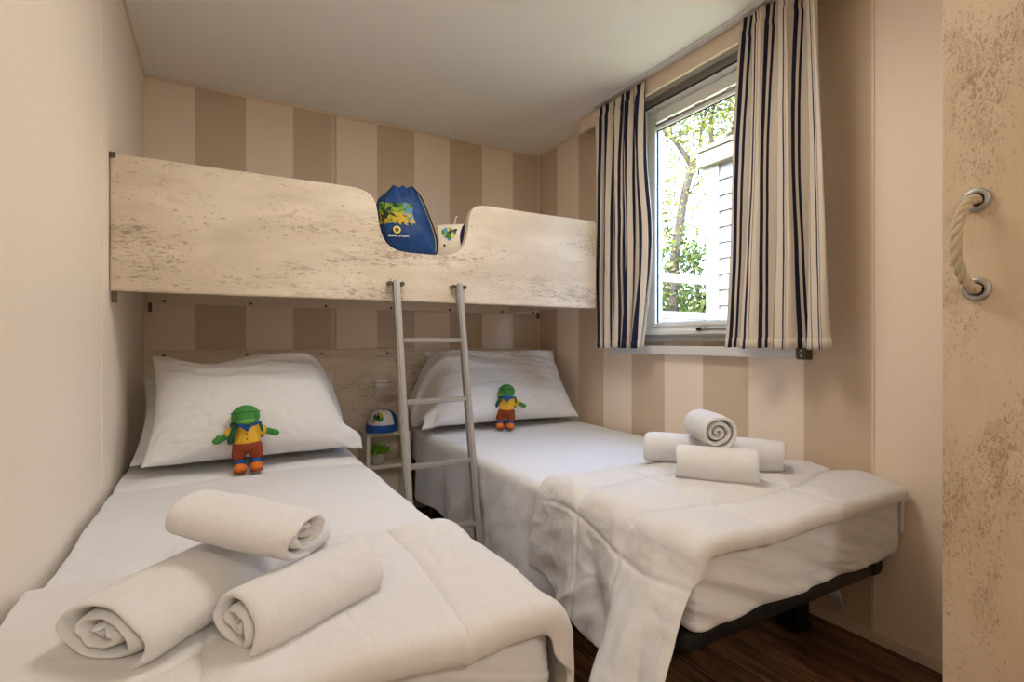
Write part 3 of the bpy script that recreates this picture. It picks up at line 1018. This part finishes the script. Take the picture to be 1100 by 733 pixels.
# ------------------------------------------------------------------ plush dolls (plain generic green toy)
M['plush_green'] = plain('green_plush', rgb(62, 132, 58), .9, var=.12, scale=60, bump=.4)
M['plush_yellow'] = plain('yellow_shirt_felt', rgb(216, 170, 48), .9, var=.08, scale=80, bump=.3)
M['plush_brown'] = plain('rust_brown_felt', rgb(136, 58, 26), .9, var=.1, scale=80, bump=.3)
M['plush_orange'] = plain('orange_felt', rgb(214, 116, 40), .9, var=.1, scale=80, bump=.3)
M['plush_blue'] = plain('blue_felt', rgb(28, 84, 158), .9, var=.1, scale=80, bump=.3)
M['plush_teal'] = plain('teal_strap_felt', rgb(24, 84, 66), .9, var=.2, scale=90, bump=.3)
M['plush_lime'] = plain('lime_plush', rgb(110, 166, 74), .9, var=.1, scale=80)
M['thread'] = plain('dark_green_thread', rgb(24, 62, 30), .9)
def doll(loc_, rot, label, head_turn, lean):
    r = tag(empty('plush_doll', loc_, rot), label, 'plush toy')
    H = Matrix.Rotation(head_turn, 3, 'Z') @ Matrix.Rotation(radians(4), 3, 'X')
    hc = Vector((0, .004, .186))
    bm = bmesh.new()
    ellipsoid(bm, hc, (.045, .040, .037), H)
    ellipsoid(bm, hc + H @ Vector((0, -.024, -.010)), (.034, .026, .021), H)
    capsule(bm, (0, .008, .10), (0, .006, .165), .030, .020)
    for s in (-1, 1):
        capsule(bm, (s * .030, .006, .142), (s * .076, -.004, .122 + s * .003), .0125, .011)
        ellipsoid(bm, (s * .086, -.007, .118 + s * .003), (.016, .012, .012), Matrix.Rotation(radians(s * 12), 3, 'Y'))
        ellipsoid(bm, (s * .083, -.015, .127), (.006, .006, .009))
        capsule(bm, (s * .023, .006, .085), (s * .024, -.002, .022), .016, .0135)
    body = remeshed('body', bm, M['plush_green'], r, .0035, 5)
    # mouth seam, eyes
    bm = bmesh.new()
    pts = []
    for k in range(25):
        a = -radians(105) + radians(210) * k / 24
        p = Vector((sin(a) * .0452, -cos(a) * .0405 - .0055 * cos(a) ** 2, .019 - .006 * abs(sin(a))))
        pts.append(hc + H @ p)
    tube(bm, pts, .0011, 6)
    bobj('seam', bm, M['thread'], body, True)
    for s in (-1, 1):
        bm = bmesh.new(); ellipsoid(bm, hc + H @ Vector((s * .028, -.0325, .000)), (.0030, .0025, .0032), None, 10, 8)
        bobj('eye', bm, M['rubber'], body, True)
    bm = bmesh.new(); ellipsoid(bm, hc + H @ Vector((0, -.043, -.013)), (.024, .0095, .009), H)
    bobj('snout', bm, M['plush_lime'], body, True)
    bm = bmesh.new()
    capsule(bm, (0, .008, .106), (0, .006, .148), .0425, .030)
    for s in (-1, 1): capsule(bm, (s * .026, .006, .144), (s * .050, .001, .133), .0175, .0175)
    sh = remeshed('shirt', bm, M['plush_yellow'], r, .004, 3)
    for z in (.112, .128, .143):
        bm = bmesh.new(); ellipsoid(bm, (.002, -.0365 + (z - .112) * .22, z), (.003, .002, .003), None, 10, 6)
        bobj('button', bm, M['plush_brown'], sh, True)
    bm = bmesh.new()
    ellipsoid(bm, (0, .006, .087), (.0455, .041, .027))
    for s in (-1, 1): capsule(bm, (s * .023, .004, .080), (s * .026, .000, .060), .0235, .0225)
    remeshed('shorts', bm, M['plush_brown'], r, .004, 3)
    for s in (-1, 1):
        bm = bmesh.new(); tube(bm, [(s * .024, -.001, .028), (s * .024, 0, .044)], .0162, 14)
        bobj('sock', bm, M['plush_blue'], r, True)
        bm = bmesh.new()
        ellipsoid(bm, (s * .025, -.011, .0165), (.0205, .032, .0165)); ellipsoid(bm, (s * .025, .002, .024), (.017, .018, .014))
        so = remeshed('shoe', bm, M['plush_orange'], r, .0035, 3)
        bm = bmesh.new(); ellipsoid(bm, (s * .025, -.011, .0045), (.0208, .0325, .0045))
        bobj('sole', bm, M['plush_brown'], so, True)
    bm = bmesh.new()
    tube(bm, [(.031 * cos(a), .005 + .029 * sin(a), .1575 - .004 * sin(a)) for a in [2 * pi * k / 24 for k in range(24)]], .0075, 8, closed=True)
    v = [bm.verts.new(p) for p in ((-.024, -.027, .160), (.024, -.027, .160), (.004, -.040, .136))]
    w = [bm.verts.new(p) for p in ((-.024, -.021, .160), (.024, -.021, .160), (.004, -.034, .136))]
    bm.faces.new(v); bm.faces.new(w[::-1])
    for j in range(3): bm.faces.new((v[j], w[j], w[(j + 1) % 3], v[(j + 1) % 3]))
    ellipsoid(bm, (-.010, -.033, .158), (.012, .007, .008))
    bobj('neckerchief', bm, M['plush_blue'], r, True)
    bm = bmesh.new()
    tube(bm, catmull([(-.040, .030, .150), (-.040, .004, .162), (-.034, -.022, .150), (-.046, -.022, .120), (-.050, .004, .104)], 4), .0085, 8)
    tube(bm, catmull([(.036, .032, .150), (.042, .006, .160), (.046, -.016, .146), (.049, -.008, .128), (.046, .02, .112)], 4), .0045, 8)
    ellipsoid(bm, (0, .046, .125), (.036, .018, .032))
    bobj('backpack', bm, M['plush_teal'], r, True)
    r.rotation_euler = Euler((lean, rot[1], rot[2]))
    return r
doll((.086, 1.955, .494), (0, radians(-3), radians(-4)), 'green plush doll in yellow shirt standing against the pillow beside the cream wall', radians(6), radians(-5))
doll((1.240, 2.272, .494), (0, radians(3), radians(-26)), 'green plush doll in yellow shirt standing against the pillow by the window', radians(-62), radians(-5))

# ------------------------------------------------------------------ towels
def towel(name, label, group, length, R, turns, flat, loc_, yaw, seed, pitch=0.0, fringe=False, wob=.5, tail=.0, wide=1.0):
    """rolled towel: axis along local X, resting at z = 0"""
    rnd = random.Random(seed)
    K = int(turns * 30) + 16
    th = R / (turns + .35) * .80
    r0 = .3 * R / turns * .5
    nx = 22
    outer, inner = [], []
    for k in range(K + 1):
        q = k / K
        a = q * turns * 2 * pi
        r = r0 + (R - r0) * q
        r *= 1 + .035 * sin(a * 2 + seed) + .02 * sin(a * 3.3 + seed * 2)
        ri = max(r - th, .0008)
        outer.append((a, r)); inner.append((a, ri))
    a_off = -pi / 2 - turns * 2 * pi + .15             # outer end tucked underneath
    verts, faces = [], []
    prof = outer + inner[::-1]
    NP = len(prof)
    NK = len(outer)
    def layer_off(a):
        return .010 * wob * fbm(a * .55 + seed, seed * 1.7, 0, 3)
    for i in range(nx + 1):
        q = i / nx
        for idx, (a, r) in enumerate(prof):
            is_out = idx < NK
            e = min(q, 1 - q)
            # rounded cloth ends
            rr = r
            rnd_ = (1 - sstep(0, .05, e))
            kk = idx if is_out else NP - 1 - idx
            mid = (outer[kk][1] + inner[kk][1]) / 2
            rr = mid + (r - mid) * (1 - .55 * rnd_)
            x = (q - .5) * length
            x += (layer_off(a) if q < .5 else -layer_off(a + 9)) * sstep(.30, .0, e)
            x += (.010 * (1 - (rr / R)) * 1.2) * (1 if q < .5 else -1) * sstep(.2, 0, e)
            bulge = 1 + .05 * sin(pi * q) + .075 * fbm(q * 3 + seed, a * .35, seed, 3)
            y = rr * cos(a + a_off) * bulge * wide
            z = rr * sin(a + a_off) * bulge * flat
            verts.append(Vector((x, y, z)))
    for i in range(nx):
        for p in range(NP):
            a = i * NP + p; b = i * NP + (p + 1) % NP
            faces.append((a, b, b + NP, a + NP))
    for i, fl in ((0, False), (nx, True)):
        o_ = i * NP
        for k in range(NK - 1):
            qd = (o_ + k, o_ + k + 1, o_ + NP - 2 - k, o_ + NP - 1 - k)
            faces.append(qd if fl else qd[::-1])
    Rm = Matrix.Rotation(pitch, 3, 'Y')
    verts = [Rm @ v for v in verts]
    zmin = min(v.z for v in verts)
    verts = [v - Vector((0, 0, zmin)) for v in verts]
    me = bpy.data.meshes.new(name)
    me.from_pydata([tuple(v) for v in verts], [], faces)
    o = link(name, me, M['terry'])
    bm = bmesh.new(); bm.from_mesh(me); bmesh.ops.recalc_face_normals(bm, faces=bm.faces); bm.to_mesh(me); bm.free()
    for p in me.polygons: p.use_smooth = True
    m = o.modifiers.new('Subsurf', 'SUBSURF'); m.levels = 1; m.render_levels = 1
    o.location = loc_; o.rotation_euler = (0, 0, yaw)
    tag(o, label, 'towel', group)
    if fringe:
        bm = bmesh.new()
        for k in range(26):
            x = length / 2 * .9 - k * .0045 - .02
            y0_ = -R * .80; z0_ = R * flat * .95
            pts = [(x, y0_ - .002, z0_), (x + rnd.uniform(-.003, .003), y0_ - .014, z0_ - .006), (x + rnd.uniform(-.004, .004), y0_ - .022, z0_ - .020 - rnd.uniform(0, .006))]
            tube(bm, pts, [.0026, .0024, .0016], 6)
        bobj('fringe', bm, M['terry'], o, True)
    return o
GT = None
ZR = .508
towel('rolled_towel', 'long white rolled towel at the back of the pile on the bed by the window', GT, .435, .062, 3.2, .95, (1.432, 1.185, ZR), math.atan2(-.325, .253), 3)
towel('rolled_towel', 'short white rolled towel at the front of the pile on the bed by the window', GT, .235, .061, 3.0, .95, (1.300, 1.055, ZR - .002), math.atan2(-.168, .132), 5)
towel('rolled_towel', 'small white rolled towel topping the pile by the window, spiral end facing out', GT, .19, .060, 3.3, 1.0, (1.352, 1.135, ZR + .086), math.atan2(.92, .50), 8, fringe=True)
ZL = .506
towel('rolled_towel', 'largest white rolled towel, its wide flattened spiral end nearest the cream wall', GT, .42, .090, 3.3, .56, (.000, .985, ZL), math.atan2(.28, .25), 13, wob=1.1)
towel('rolled_towel', 'white rolled towel right of the largest roll, on the bed beside the cream wall', GT, .235, .062, 2.9, .80, (.112, .838, ZL - .002), math.atan2(.10, .17), 17, wob=1.1)
towel('rolled_towel', 'white folded towel lying across the two rolls beside the cream wall', GT, .225, .066, 2.4, .56, (.042, .935, ZL + .088), math.atan2(-.15, .17), 23, wob=1.0, pitch=radians(7), wide=1.05)

# ------------------------------------------------------------------ drawstring bag and pillow box on the bunk
def bag_material():
    t = NT('blue_bag_cloth')
    o = t.obj()
    s = t.sep(o)
    x, z = s[0], s[2]
    blue = t.mix(t.ramp(t.noise(o, 12, 4), .3, .7), rgb(14, 50, 100), rgb(26, 72, 132))
    def inside(v, a, b):
        return t.math('MULTIPLY', t.math('GREATER_THAN', v, a), t.math('LESS_THAN', v, b))
    wob_ = t.math('MULTIPLY', t.math('SUBTRACT', t.noise(o, 40, 3), .5), .03)
    m = t.math('MULTIPLY', inside(t.math('ADD', x, wob_), -.112, .020), inside(t.math('ADD', z, wob_), .112, .205))
    m = t.math('MULTIPLY', m, t.math('LESS_THAN', s[1], 0.0))
    vor = t.n('ShaderNodeTexVoronoi'); vor.inputs['Scale'].default_value = 75
    nz = t.n('ShaderNodeTexNoise'); t.l(o, nz.inputs['Vector']); nz.inputs['Scale'].default_value = 60
    va = t.n('ShaderNodeVectorMath', operation='MULTIPLY_ADD'); t.l(nz.outputs['Color'], va.inputs[0]); va.inputs[1].default_value = (.03, .03, .03); t.l(t.mapv(o, (1, 0, 1)), va.inputs[2])
    t.l(va.outputs[0], vor.inputs['Vector'])
    cs = t.n('ShaderNodeSeparateColor'); t.l(vor.outputs['Color'], cs.inputs[0])
    c = t.mix(t.math('GREATER_THAN', cs.outputs[0], .30), rgb(20, 52, 26), rgb(70, 120, 30))
    c = t.mix(t.math('GREATER_THAN', cs.outputs[0], .62), c, rgb(128, 160, 36))
    low = t.math('LESS_THAN', z, .160)
    c = t.mix(t.math('MULTIPLY', low, t.math('GREATER_THAN', cs.outputs[1], .45)), c, rgb(196, 160, 30))
    rightc = t.math('GREATER_THAN', x, -.018)
    c = t.mix(t.math('MULTIPLY', rightc, t.math('GREATER_THAN', cs.outputs[2], .45)), c, rgb(84, 136, 178))
    col = t.mix(m, blue, c)
    t.bump(t.noise(o, 30, 4, .6, .8), .5, .01)
    return t.fin(col, .55, 0, .35)
bag = tag(empty('drawstring_bag', (.676, 2.085, 1.289), (radians(-6), 0, radians(-6))), 'blue drawstring backpack with a green and yellow print, upright in the bunk gap', 'bag')
outl = [(-.085, 0), (.102, 0), (.118, .012), (.122, .060), (.108, .125), (.075, .215), (.048, .270), (.034, .284), (.020, .296), (.005, .287), (-.010, .297), (-.028, .286), (-.044, .293), (-.060, .281), (-.085, .255), (-.118, .215), (-.124, .140), (-.118, .070), (-.104, .018)]
oc = catmull([(a, 0, b) for a, b in outl] + [(outl[0][0], 0, outl[0][1])], 5)[:-1]
def bag_mesh():
    bm = bmesh.new()
    c = Vector((0, 0, .12))
    nr = 12
    rings = {1: [], -1: []}
    for side in (1, -1):
        for k in range(nr + 1):
            q = k / nr
            rg = []
            for i, p in enumerate(oc):
                pt = c + (p - c) * q
                e = (1 - q ** 2.4) ** .55 if q < 1 else 0
                low = .55 + .45 * (1 - sstep(.10, .29, pt.z))
                d = .062 * e * low
                d += .008 * fbm(pt.x * 14, pt.z * 14, side * 4, 3) * (e ** .5)
                if pt.z > .20: d += .010 * sin(pt.x * 95) * sstep(.21, .28, pt.z) * e ** .4
                rg.append(Vector((pt.x, -side * d, pt.z)))
            rings[side].append(rg)
    vc = {}
    vs = {}
    n = len(oc)
    rim = [bm.verts.new(p) for p in rings[1][nr]]
    for side in (1, -1):
        rows = []
        cen = bm.verts.new(rings[side][0][0])
        for k in range(1, nr):
            rows.append([bm.verts.new(p) for p in rings[side][k]])
        rows.append(rim)
        for i in range(n):
            bm.faces.new((cen, rows[0][i], rows[0][(i + 1) % n]))
        for a, b in zip(rows, rows[1:]):
            for i in range(n):
                bm.faces.new((a[i], b[i], b[(i + 1) % n], a[(i + 1) % n]))
    return bm
bobj('bag_body', bag_mesh(), bag_material(), bag, True)
M['cord'] = plain('dark_navy_cord', rgb(16, 22, 40), .7)
bm = bmesh.new()
tube(bm, catmull([(-.055, -.020, .284), (-.085, -.040, .235), (-.098, -.052, .175), (-.100, -.055, .11), (-.088, -.045, .03)], 5), .0025, 6)
bobj('cord', bm, M['cord'], bag, True)
bm = bmesh.new()
tube(bm, catmull([(.022, -.012, .292), (.062, -.008, .252), (.098, -.006, .168), (.124, -.004, .09), (.128, -.006, .03), (.112, -.006, .002)], 6), .0038, 6)
bobj('cord', bm, M['cord'], bag, True)
# round flower badge and handwriting under the print
bm = bmesh.new()
tube(bm, [(-.052 + .0125 * cos(a), -.0645, .083 + .0125 * sin(a)) for a in [2 * pi * k / 24 for k in range(24)]], .0035, 8, closed=True)
bobj('badge_ring', bm, plain('pale_yellow_print', rgb(232, 216, 130), .6), bag, True)
bm = bmesh.new(); ellipsoid(bm, (-.052, -.0625, .083), (.0095, .002, .0095))
bobj('badge_centre', bm, plain('olive_print', rgb(96, 84, 20), .6), bag, True)
bm = bmesh.new()
def scrib(x0, x1, zc, h, n):
    return [(x0 + (x1 - x0) * k / (n * 4), -.0605 - .001, zc + h * sin(k * pi / 2) * (.6 + .4 * sin(k * 1.7)) + .004 * (k / (n * 4))) for k in range(n * 4 + 1)]
tube(bm, catmull(scrib(-.085, -.052, .055, .0035, 5), 3), .0011, 5)
tube(bm, catmull(scrib(-.046, -.034, .056, .003, 2), 3), .0011, 5)
tube(bm, catmull(scrib(-.030, -.004, .057, .0035, 4), 3), .0011, 5)
bobj('lettering', bm, M['white_plastic'], bag, True)

pb = tag(empty('pillow_box', (.862, 2.065, 1.290), (radians(-8), 0, radians(-40))), 'small cream pillow box with green print and navy end, beside the blue bag', 'gift box')
W_, H_, T_ = .125, .148, .060
def pbox(u, v, side):
    # u along the box length (x), v up; curved ends
    e = (1 - (2 * v - 1) ** 2)
    x = (u - .5) * (W_ - .030 * 0)
    endc = .016 * e
    x = (u - .5) * 2 * (W_ / 2 - endc)
    y = -side * T_ / 2 * e ** .8
    return Vector((x - .006 * (v - .5) * 2, y, v * H_))
def sheet2(nu, nv):
    bm = bmesh.new()
    for side in (1, -1):
        g = [[bm.verts.new(pbox(i / (nu - 1), j / (nv - 1), side)) for i in range(nu)] for j in range(nv)]
        for j in range(nv - 1):
            for i in range(nu - 1):
                bm.faces.new((g[j][i], g[j][i + 1], g[j + 1][i + 1], g[j + 1][i]))
    bmesh.ops.remove_doubles(bm, verts=bm.verts, dist=.0004)
    return bm
bobj('box_shell', sheet2(14, 20), plain('cream_card', rgb(226, 216, 196), .6, var=.03), pb, True)
M['navy_card'] = plain('navy_card', rgb(22, 40, 92), .5, var=.05)
for sx in (0, 1):
    bm = bmesh.new()
    L_ = []
    n = 18
    f = [bm.verts.new(pbox(sx, j / n, 1) + Vector((.0006 if sx else -.0006, 0, 0))) for j in range(n + 1)]
    b = [bm.verts.new(pbox(sx, j / n, -1) + Vector((.0006 if sx else -.0006, 0, 0))) for j in range(1, n)]
    bm.faces.new(f + b[::-1])
    bobj('end_flap', bm, M['navy_card'], pb)
def pb_fn(u, v):
    p = pbox(u, v, 1); return p, Vector((0, -1, 0))
blob_print(pb_fn, 36, [M['print_dark'], M['print_green'], M['print_blue'], M['print_yellow']], pb, .05, .11, (.22, .78, .52, .82), 12)
bm = bmesh.new(); cylinder(bm, (-.020, -T_ / 2 * .93, .045), (-.020, -T_ / 2 * .93 - .003, .045), .005, 12)
bobj('dot', bm, M['rubber'], pb)
bm = bmesh.new(); tube(bm, catmull([(.010, 0, H_), (.014, -.002, H_ + .010), (.016, -.002, H_ + .022), (.021, -.002, H_ + .036)], 4), .0026, 6)
bobj('string', bm, M['trim'], pb, True)

# ------------------------------------------------------------------ wardrobe with rope handle
wr = tag(empty('wardrobe', (1.51, -.12, 0)), 'tall whitewashed wardrobe with a rope handle, right beside the viewer', 'wardrobe')
bm = bmesh.new(); box(bm, -.236, .262, -.67, .590, 0, ZC - .002)
bobj('carcass', bm, M['trim'], wr)
bm = bmesh.new(); box(bm, -.260, -.238, -.30, .599, .01, ZC - .004, .0015)
door = bobj('door', bm, M['wood_ward'], wr)
bm = bmesh.new(); box(bm, -.260, -.238, -.668, -.304, .01, ZC - .004, .0015)
bobj('door', bm, M['wood_ward'], wr)
hx, hy = -.260, .544
for z in (1.200, 1.031):
    bm = bmesh.new()
    prof = [(.0225, 0.0), (.0225, .004), (.020, .0075), (.0155, .0085), (.0125, .006), (.0115, .001)]
    n = 28
    rings = [[bm.verts.new((hx - h, hy + r * cos(2 * pi * j / n), z + r * sin(2 * pi * j / n))) for j in range(n)] for r, h in prof]
    for a, b in zip(rings, rings[1:]):
        for j in range(n): bm.faces.new((a[j], a[(j + 1) % n], b[(j + 1) % n], b[j]))
    g = bobj('grommet', bm, M['alu'], door, True)
    bm = bmesh.new(); cylinder(bm, (hx - .0008, hy, z), (hx - .0014, hy, z), .0118, 20)
    bobj('hole', bm, M['rubber'], g)
rope_mat = plain('natural_rope', rgb(196, 180, 150), .9, var=.15, scale=120, bump=.5)
path = catmull([(hx - .002, hy, 1.200), (hx - .022, hy + .004, 1.196), (hx - .040, hy + .012, 1.165), (hx - .047, hy + .016, 1.115), (hx - .040, hy + .012, 1.066), (hx - .022, hy + .004, 1.035), (hx - .002, hy, 1.031)], 12)
rope = None
bm = bmesh.new()
for sidx in range(3):
    pts = []
    for k, p in enumerate(path):
        d = (path[min(k + 1, len(path) - 1)] - path[max(k - 1, 0)]).normalized()
        a = Vector((0, 1, 0)); a = (a - d * a.dot(d)).normalized(); b = d.cross(a)
        th = k * .42 + sidx * 2 * pi / 3
        pts.append(p + (a * cos(th) + b * sin(th)) * .0046)
    tube(bm, pts, .0054, 8)
bobj('rope_handle', bm, rope_mat, door, True)

# ------------------------------------------------------------------ outside: ground, white-sided house, fence, tree, shrubs
M['ground'] = plain('gravel_and_grass', rgb(140, 140, 104), .95, var=.3, scale=3)
structure(boxo('ground', (XR + .8, 26, -8, 24, -.62, -.60), M['ground']))
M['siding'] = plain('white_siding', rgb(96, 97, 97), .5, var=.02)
M['gutter'] = plain('weathered_gutter', rgb(104, 101, 84), .6, var=.15, scale=6)
M['roof'] = plain('dark_roof', rgb(96, 90, 84), .8, var=.2)
house = tag(empty('neighbour_house', (4.6, 3.86, -.6)), 'white-sided neighbouring cabin with a gutter, outside the window', 'house')
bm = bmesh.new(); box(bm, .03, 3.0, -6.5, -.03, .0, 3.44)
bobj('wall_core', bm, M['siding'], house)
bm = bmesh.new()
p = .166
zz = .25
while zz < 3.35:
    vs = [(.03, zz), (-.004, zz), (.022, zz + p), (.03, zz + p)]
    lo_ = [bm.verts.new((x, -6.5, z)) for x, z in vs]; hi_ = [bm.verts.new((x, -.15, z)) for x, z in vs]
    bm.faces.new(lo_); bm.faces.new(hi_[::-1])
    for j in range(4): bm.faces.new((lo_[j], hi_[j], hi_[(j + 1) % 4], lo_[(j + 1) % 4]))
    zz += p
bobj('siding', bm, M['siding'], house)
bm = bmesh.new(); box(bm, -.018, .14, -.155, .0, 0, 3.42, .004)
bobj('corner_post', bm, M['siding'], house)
bm = bmesh.new(); box(bm, -.09, .10, -6.6, .07, 3.40, 3.56, .012)
bobj('gutter', bm, M['gutter'], house)
bm = bmesh.new()
prism(bm, [(-.11, 3.56), (3.0, 4.1), (3.0, 4.16), (-.13, 3.60)], -6.6, .10, lambda x, z, y: (x, y, z))
bobj('roof', bm, M['roof'], house)

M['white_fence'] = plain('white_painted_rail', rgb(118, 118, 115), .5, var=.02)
pf = tag(empty('porch_rail', (6.2, 6.7, -.6)), 'white painted porch rail with a canopy band, beyond the window', 'porch')
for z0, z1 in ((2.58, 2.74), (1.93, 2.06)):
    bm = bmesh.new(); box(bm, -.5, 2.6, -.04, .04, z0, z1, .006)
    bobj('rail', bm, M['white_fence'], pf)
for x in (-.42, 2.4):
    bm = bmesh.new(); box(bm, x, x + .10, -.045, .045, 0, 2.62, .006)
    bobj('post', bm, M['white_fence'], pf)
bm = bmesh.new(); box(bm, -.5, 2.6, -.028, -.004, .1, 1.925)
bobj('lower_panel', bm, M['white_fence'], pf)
rp = random.Random(3)
for k in range(9):
    x = -.30 + k * .20
    bm = bmesh.new(); box(bm, x, x + rp.uniform(.08, .15), -.06, -.03, 1.55, 1.90 - rp.uniform(0, .06), .004)
    bobj('picket', bm, [plain('brown_fence_board', rgb(140, 110, 96), .8), M['gutter'], M['window_grey']][k % 3], pf)

M['bark'] = plain('grey_bark', rgb(52, 45, 38), .9, var=.3, scale=20, bump=.6)
def leaf_mat(name, c):
    t = NT(name)
    col = t.mix(t.noise(t.obj(), 4, 3), tuple(v * .55 for v in c[:3]) + (1,), c)
    t.fin(col, .6)
    tl = t.n('ShaderNodeBsdfTranslucent'); t.val(tl, 0, col)
    mx = t.n('ShaderNodeMixShader'); mx.inputs[0].default_value = .4
    out = t.t.nodes['Material Output']
    t.l(t.b.outputs[0], mx.inputs[1]); t.l(tl.outputs[0], mx.inputs[2]); t.l(mx.outputs[0], out.inputs[0])
    return t.m
M['leaf_y'] = leaf_mat('spring_leaf', rgb(112, 118, 40))
M['leaf_g'] = leaf_mat('shrub_leaf', rgb(70, 88, 30))
def leaves(bm, centers, n, rad, size, rnd):
    for k in range(n):
        c = Vector(rnd.choice(centers)) + Vector((rnd.gauss(0, 1), rnd.gauss(0, 1), rnd.gauss(0, 1))) * rad
        a = Vector((rnd.uniform(-1, 1), rnd.uniform(-1, 1), rnd.uniform(-1, 1))).normalized()
        b = a.cross(Vector((rnd.uniform(-1, 1), rnd.uniform(-1, 1), rnd.uniform(-1, 1)))).normalized()
        s = size * rnd.uniform(.6, 1.3)
        bm.faces.new([bm.verts.new(c - a * s), bm.verts.new(c + b * s * .5), bm.verts.new(c + a * s), bm.verts.new(c - b * s * .5)])
TX, TY = 8.37, 7.60
tree = tag(empty('tree', (TX, TY, -.6)), 'bare-branched tree with sparse yellow-green spring leaves, outside the window', 'tree')
def tp(px_dx, z):   # offset across the line of sight (to the right) and height
    return Vector((px_dx * .70, -px_dx * .70, z))
trunk = [tp(-.30, 0), tp(-.24, 2.2), tp(-.20, 3.1), tp(-.09, 3.96), tp(.02, 4.63), tp(.15, 5.13)]
limbs = [
    (trunk, .21, .15),
    ([tp(.15, 5.13), tp(.0, 5.4), tp(-.24, 5.75), tp(-.41, 5.93), tp(-.6, 6.5)], .13, .05),
    ([tp(.15, 5.13), tp(.31, 5.31), tp(.52, 5.53), tp(.52, 6.0), tp(.59, 6.4), tp(.71, 7.0)], .14, .05),
    ([tp(.41, 5.41), tp(.71, 5.56), tp(1.06, 5.89), tp(1.5, 6.3), tp(2.0, 6.5)], .10, .04),
    ([tp(.31, 5.31), tp(.33, 5.84), tp(.41, 6.21), tp(.45, 6.9)], .07, .03),
    ([tp(1.06, 5.89), tp(1.2, 6.6), tp(1.5, 7.4)], .05, .02),
    ([tp(-.13, 3.54), tp(-.37, 3.89), tp(-.8, 4.1)], .05, .02),
    ([tp(0, 4.44), tp(.13, 4.62), tp(.30, 5.0)], .05, .02),
    ([tp(-.24, 5.75), tp(-.3, 6.4), tp(-.1, 7.2)], .05, .02),
]
bm = bmesh.new()
rnd = random.Random(21)
tips = []
for pts, r0, r1 in limbs:
    c = catmull(pts, 5)
    rr = [(r0 + (r1 - r0) * k / (len(c) - 1)) * .52 for k in range(len(c))]
    tube(bm, c, rr, 8)
    for q in c[len(c) // 3:]:
        if pts is trunk: continue
        tips.append(tuple(q))
        if rnd.random() < .55:
            d = Vector((rnd.uniform(-1, 1), rnd.uniform(-1, 1), rnd.uniform(-.1, 1))).normalized() * rnd.uniform(.3, .8)
            tw = [q, q + d * .5 + Vector((0, 0, .03)), q + d]
            tube(bm, tw, [.022, .014, .006], 5)
            tips.append(tuple(q + d)); tips.append(tuple(q + d * .6))
bobj('trunk', bm, M['bark'], tree, True)
bm = bmesh.new()
leaves(bm, tips, 5200, .32, .050, rnd)
leaves(bm, [tuple(tp(-.7, 3.4)), tuple(tp(-.5, 4.2)), tuple(tp(-.8, 2.8)), tuple(tp(-.7, 4.9))], 1500, .36, .055, rnd)
bobj('foliage', bm, M['leaf_y'], tree)
def shrub(x, y, h, w, label, n, mat, seed):
    r = tag(empty('shrub', (x, y, -.6)), label, 'shrub', 'shrubs beyond the window')
    rnd = random.Random(seed)
    bm = bmesh.new()
    cs = []
    for k in range(14):
        a = rnd.uniform(0, 2 * pi)
        top_ = Vector((cos(a) * w * rnd.uniform(.2, .9), sin(a) * w * rnd.uniform(.2, .9), h * rnd.uniform(.45, .95)))
        tube(bm, [Vector((0, 0, 0)), top_ * .5 + Vector((0, 0, .1)), top_], [.03, .02, .008], 5)
        cs.append(tuple(top_)); cs.append(tuple(top_ * .7))
    bobj('stem', bm, M['bark'], r, True)
    bm = bmesh.new(); leaves(bm, cs, n * 2, w * .30, .07, rnd)
    bobj('foliage', bm, mat, r)
shrub(7.3, 8.4, 3.9, .9, 'leafy green shrub below the tree, behind the upper white rail', 1700, M['leaf_g'], 1)
shrub(8.9, 7.4, 3.6, .7, 'leafy green shrub just left of the white-sided cabin corner, behind the rail', 1500, M['leaf_g'], 2)
shrub(6.4, 9.6, 4.6, 1.0, 'tall yellow-green shrub at the left edge of the window view', 1500, M['leaf_y'], 4)
shrub(9.6, 9.6, 4.2, 1.1, 'broad green shrub farthest back behind the tree trunk', 1600, M['leaf_g'], 6)
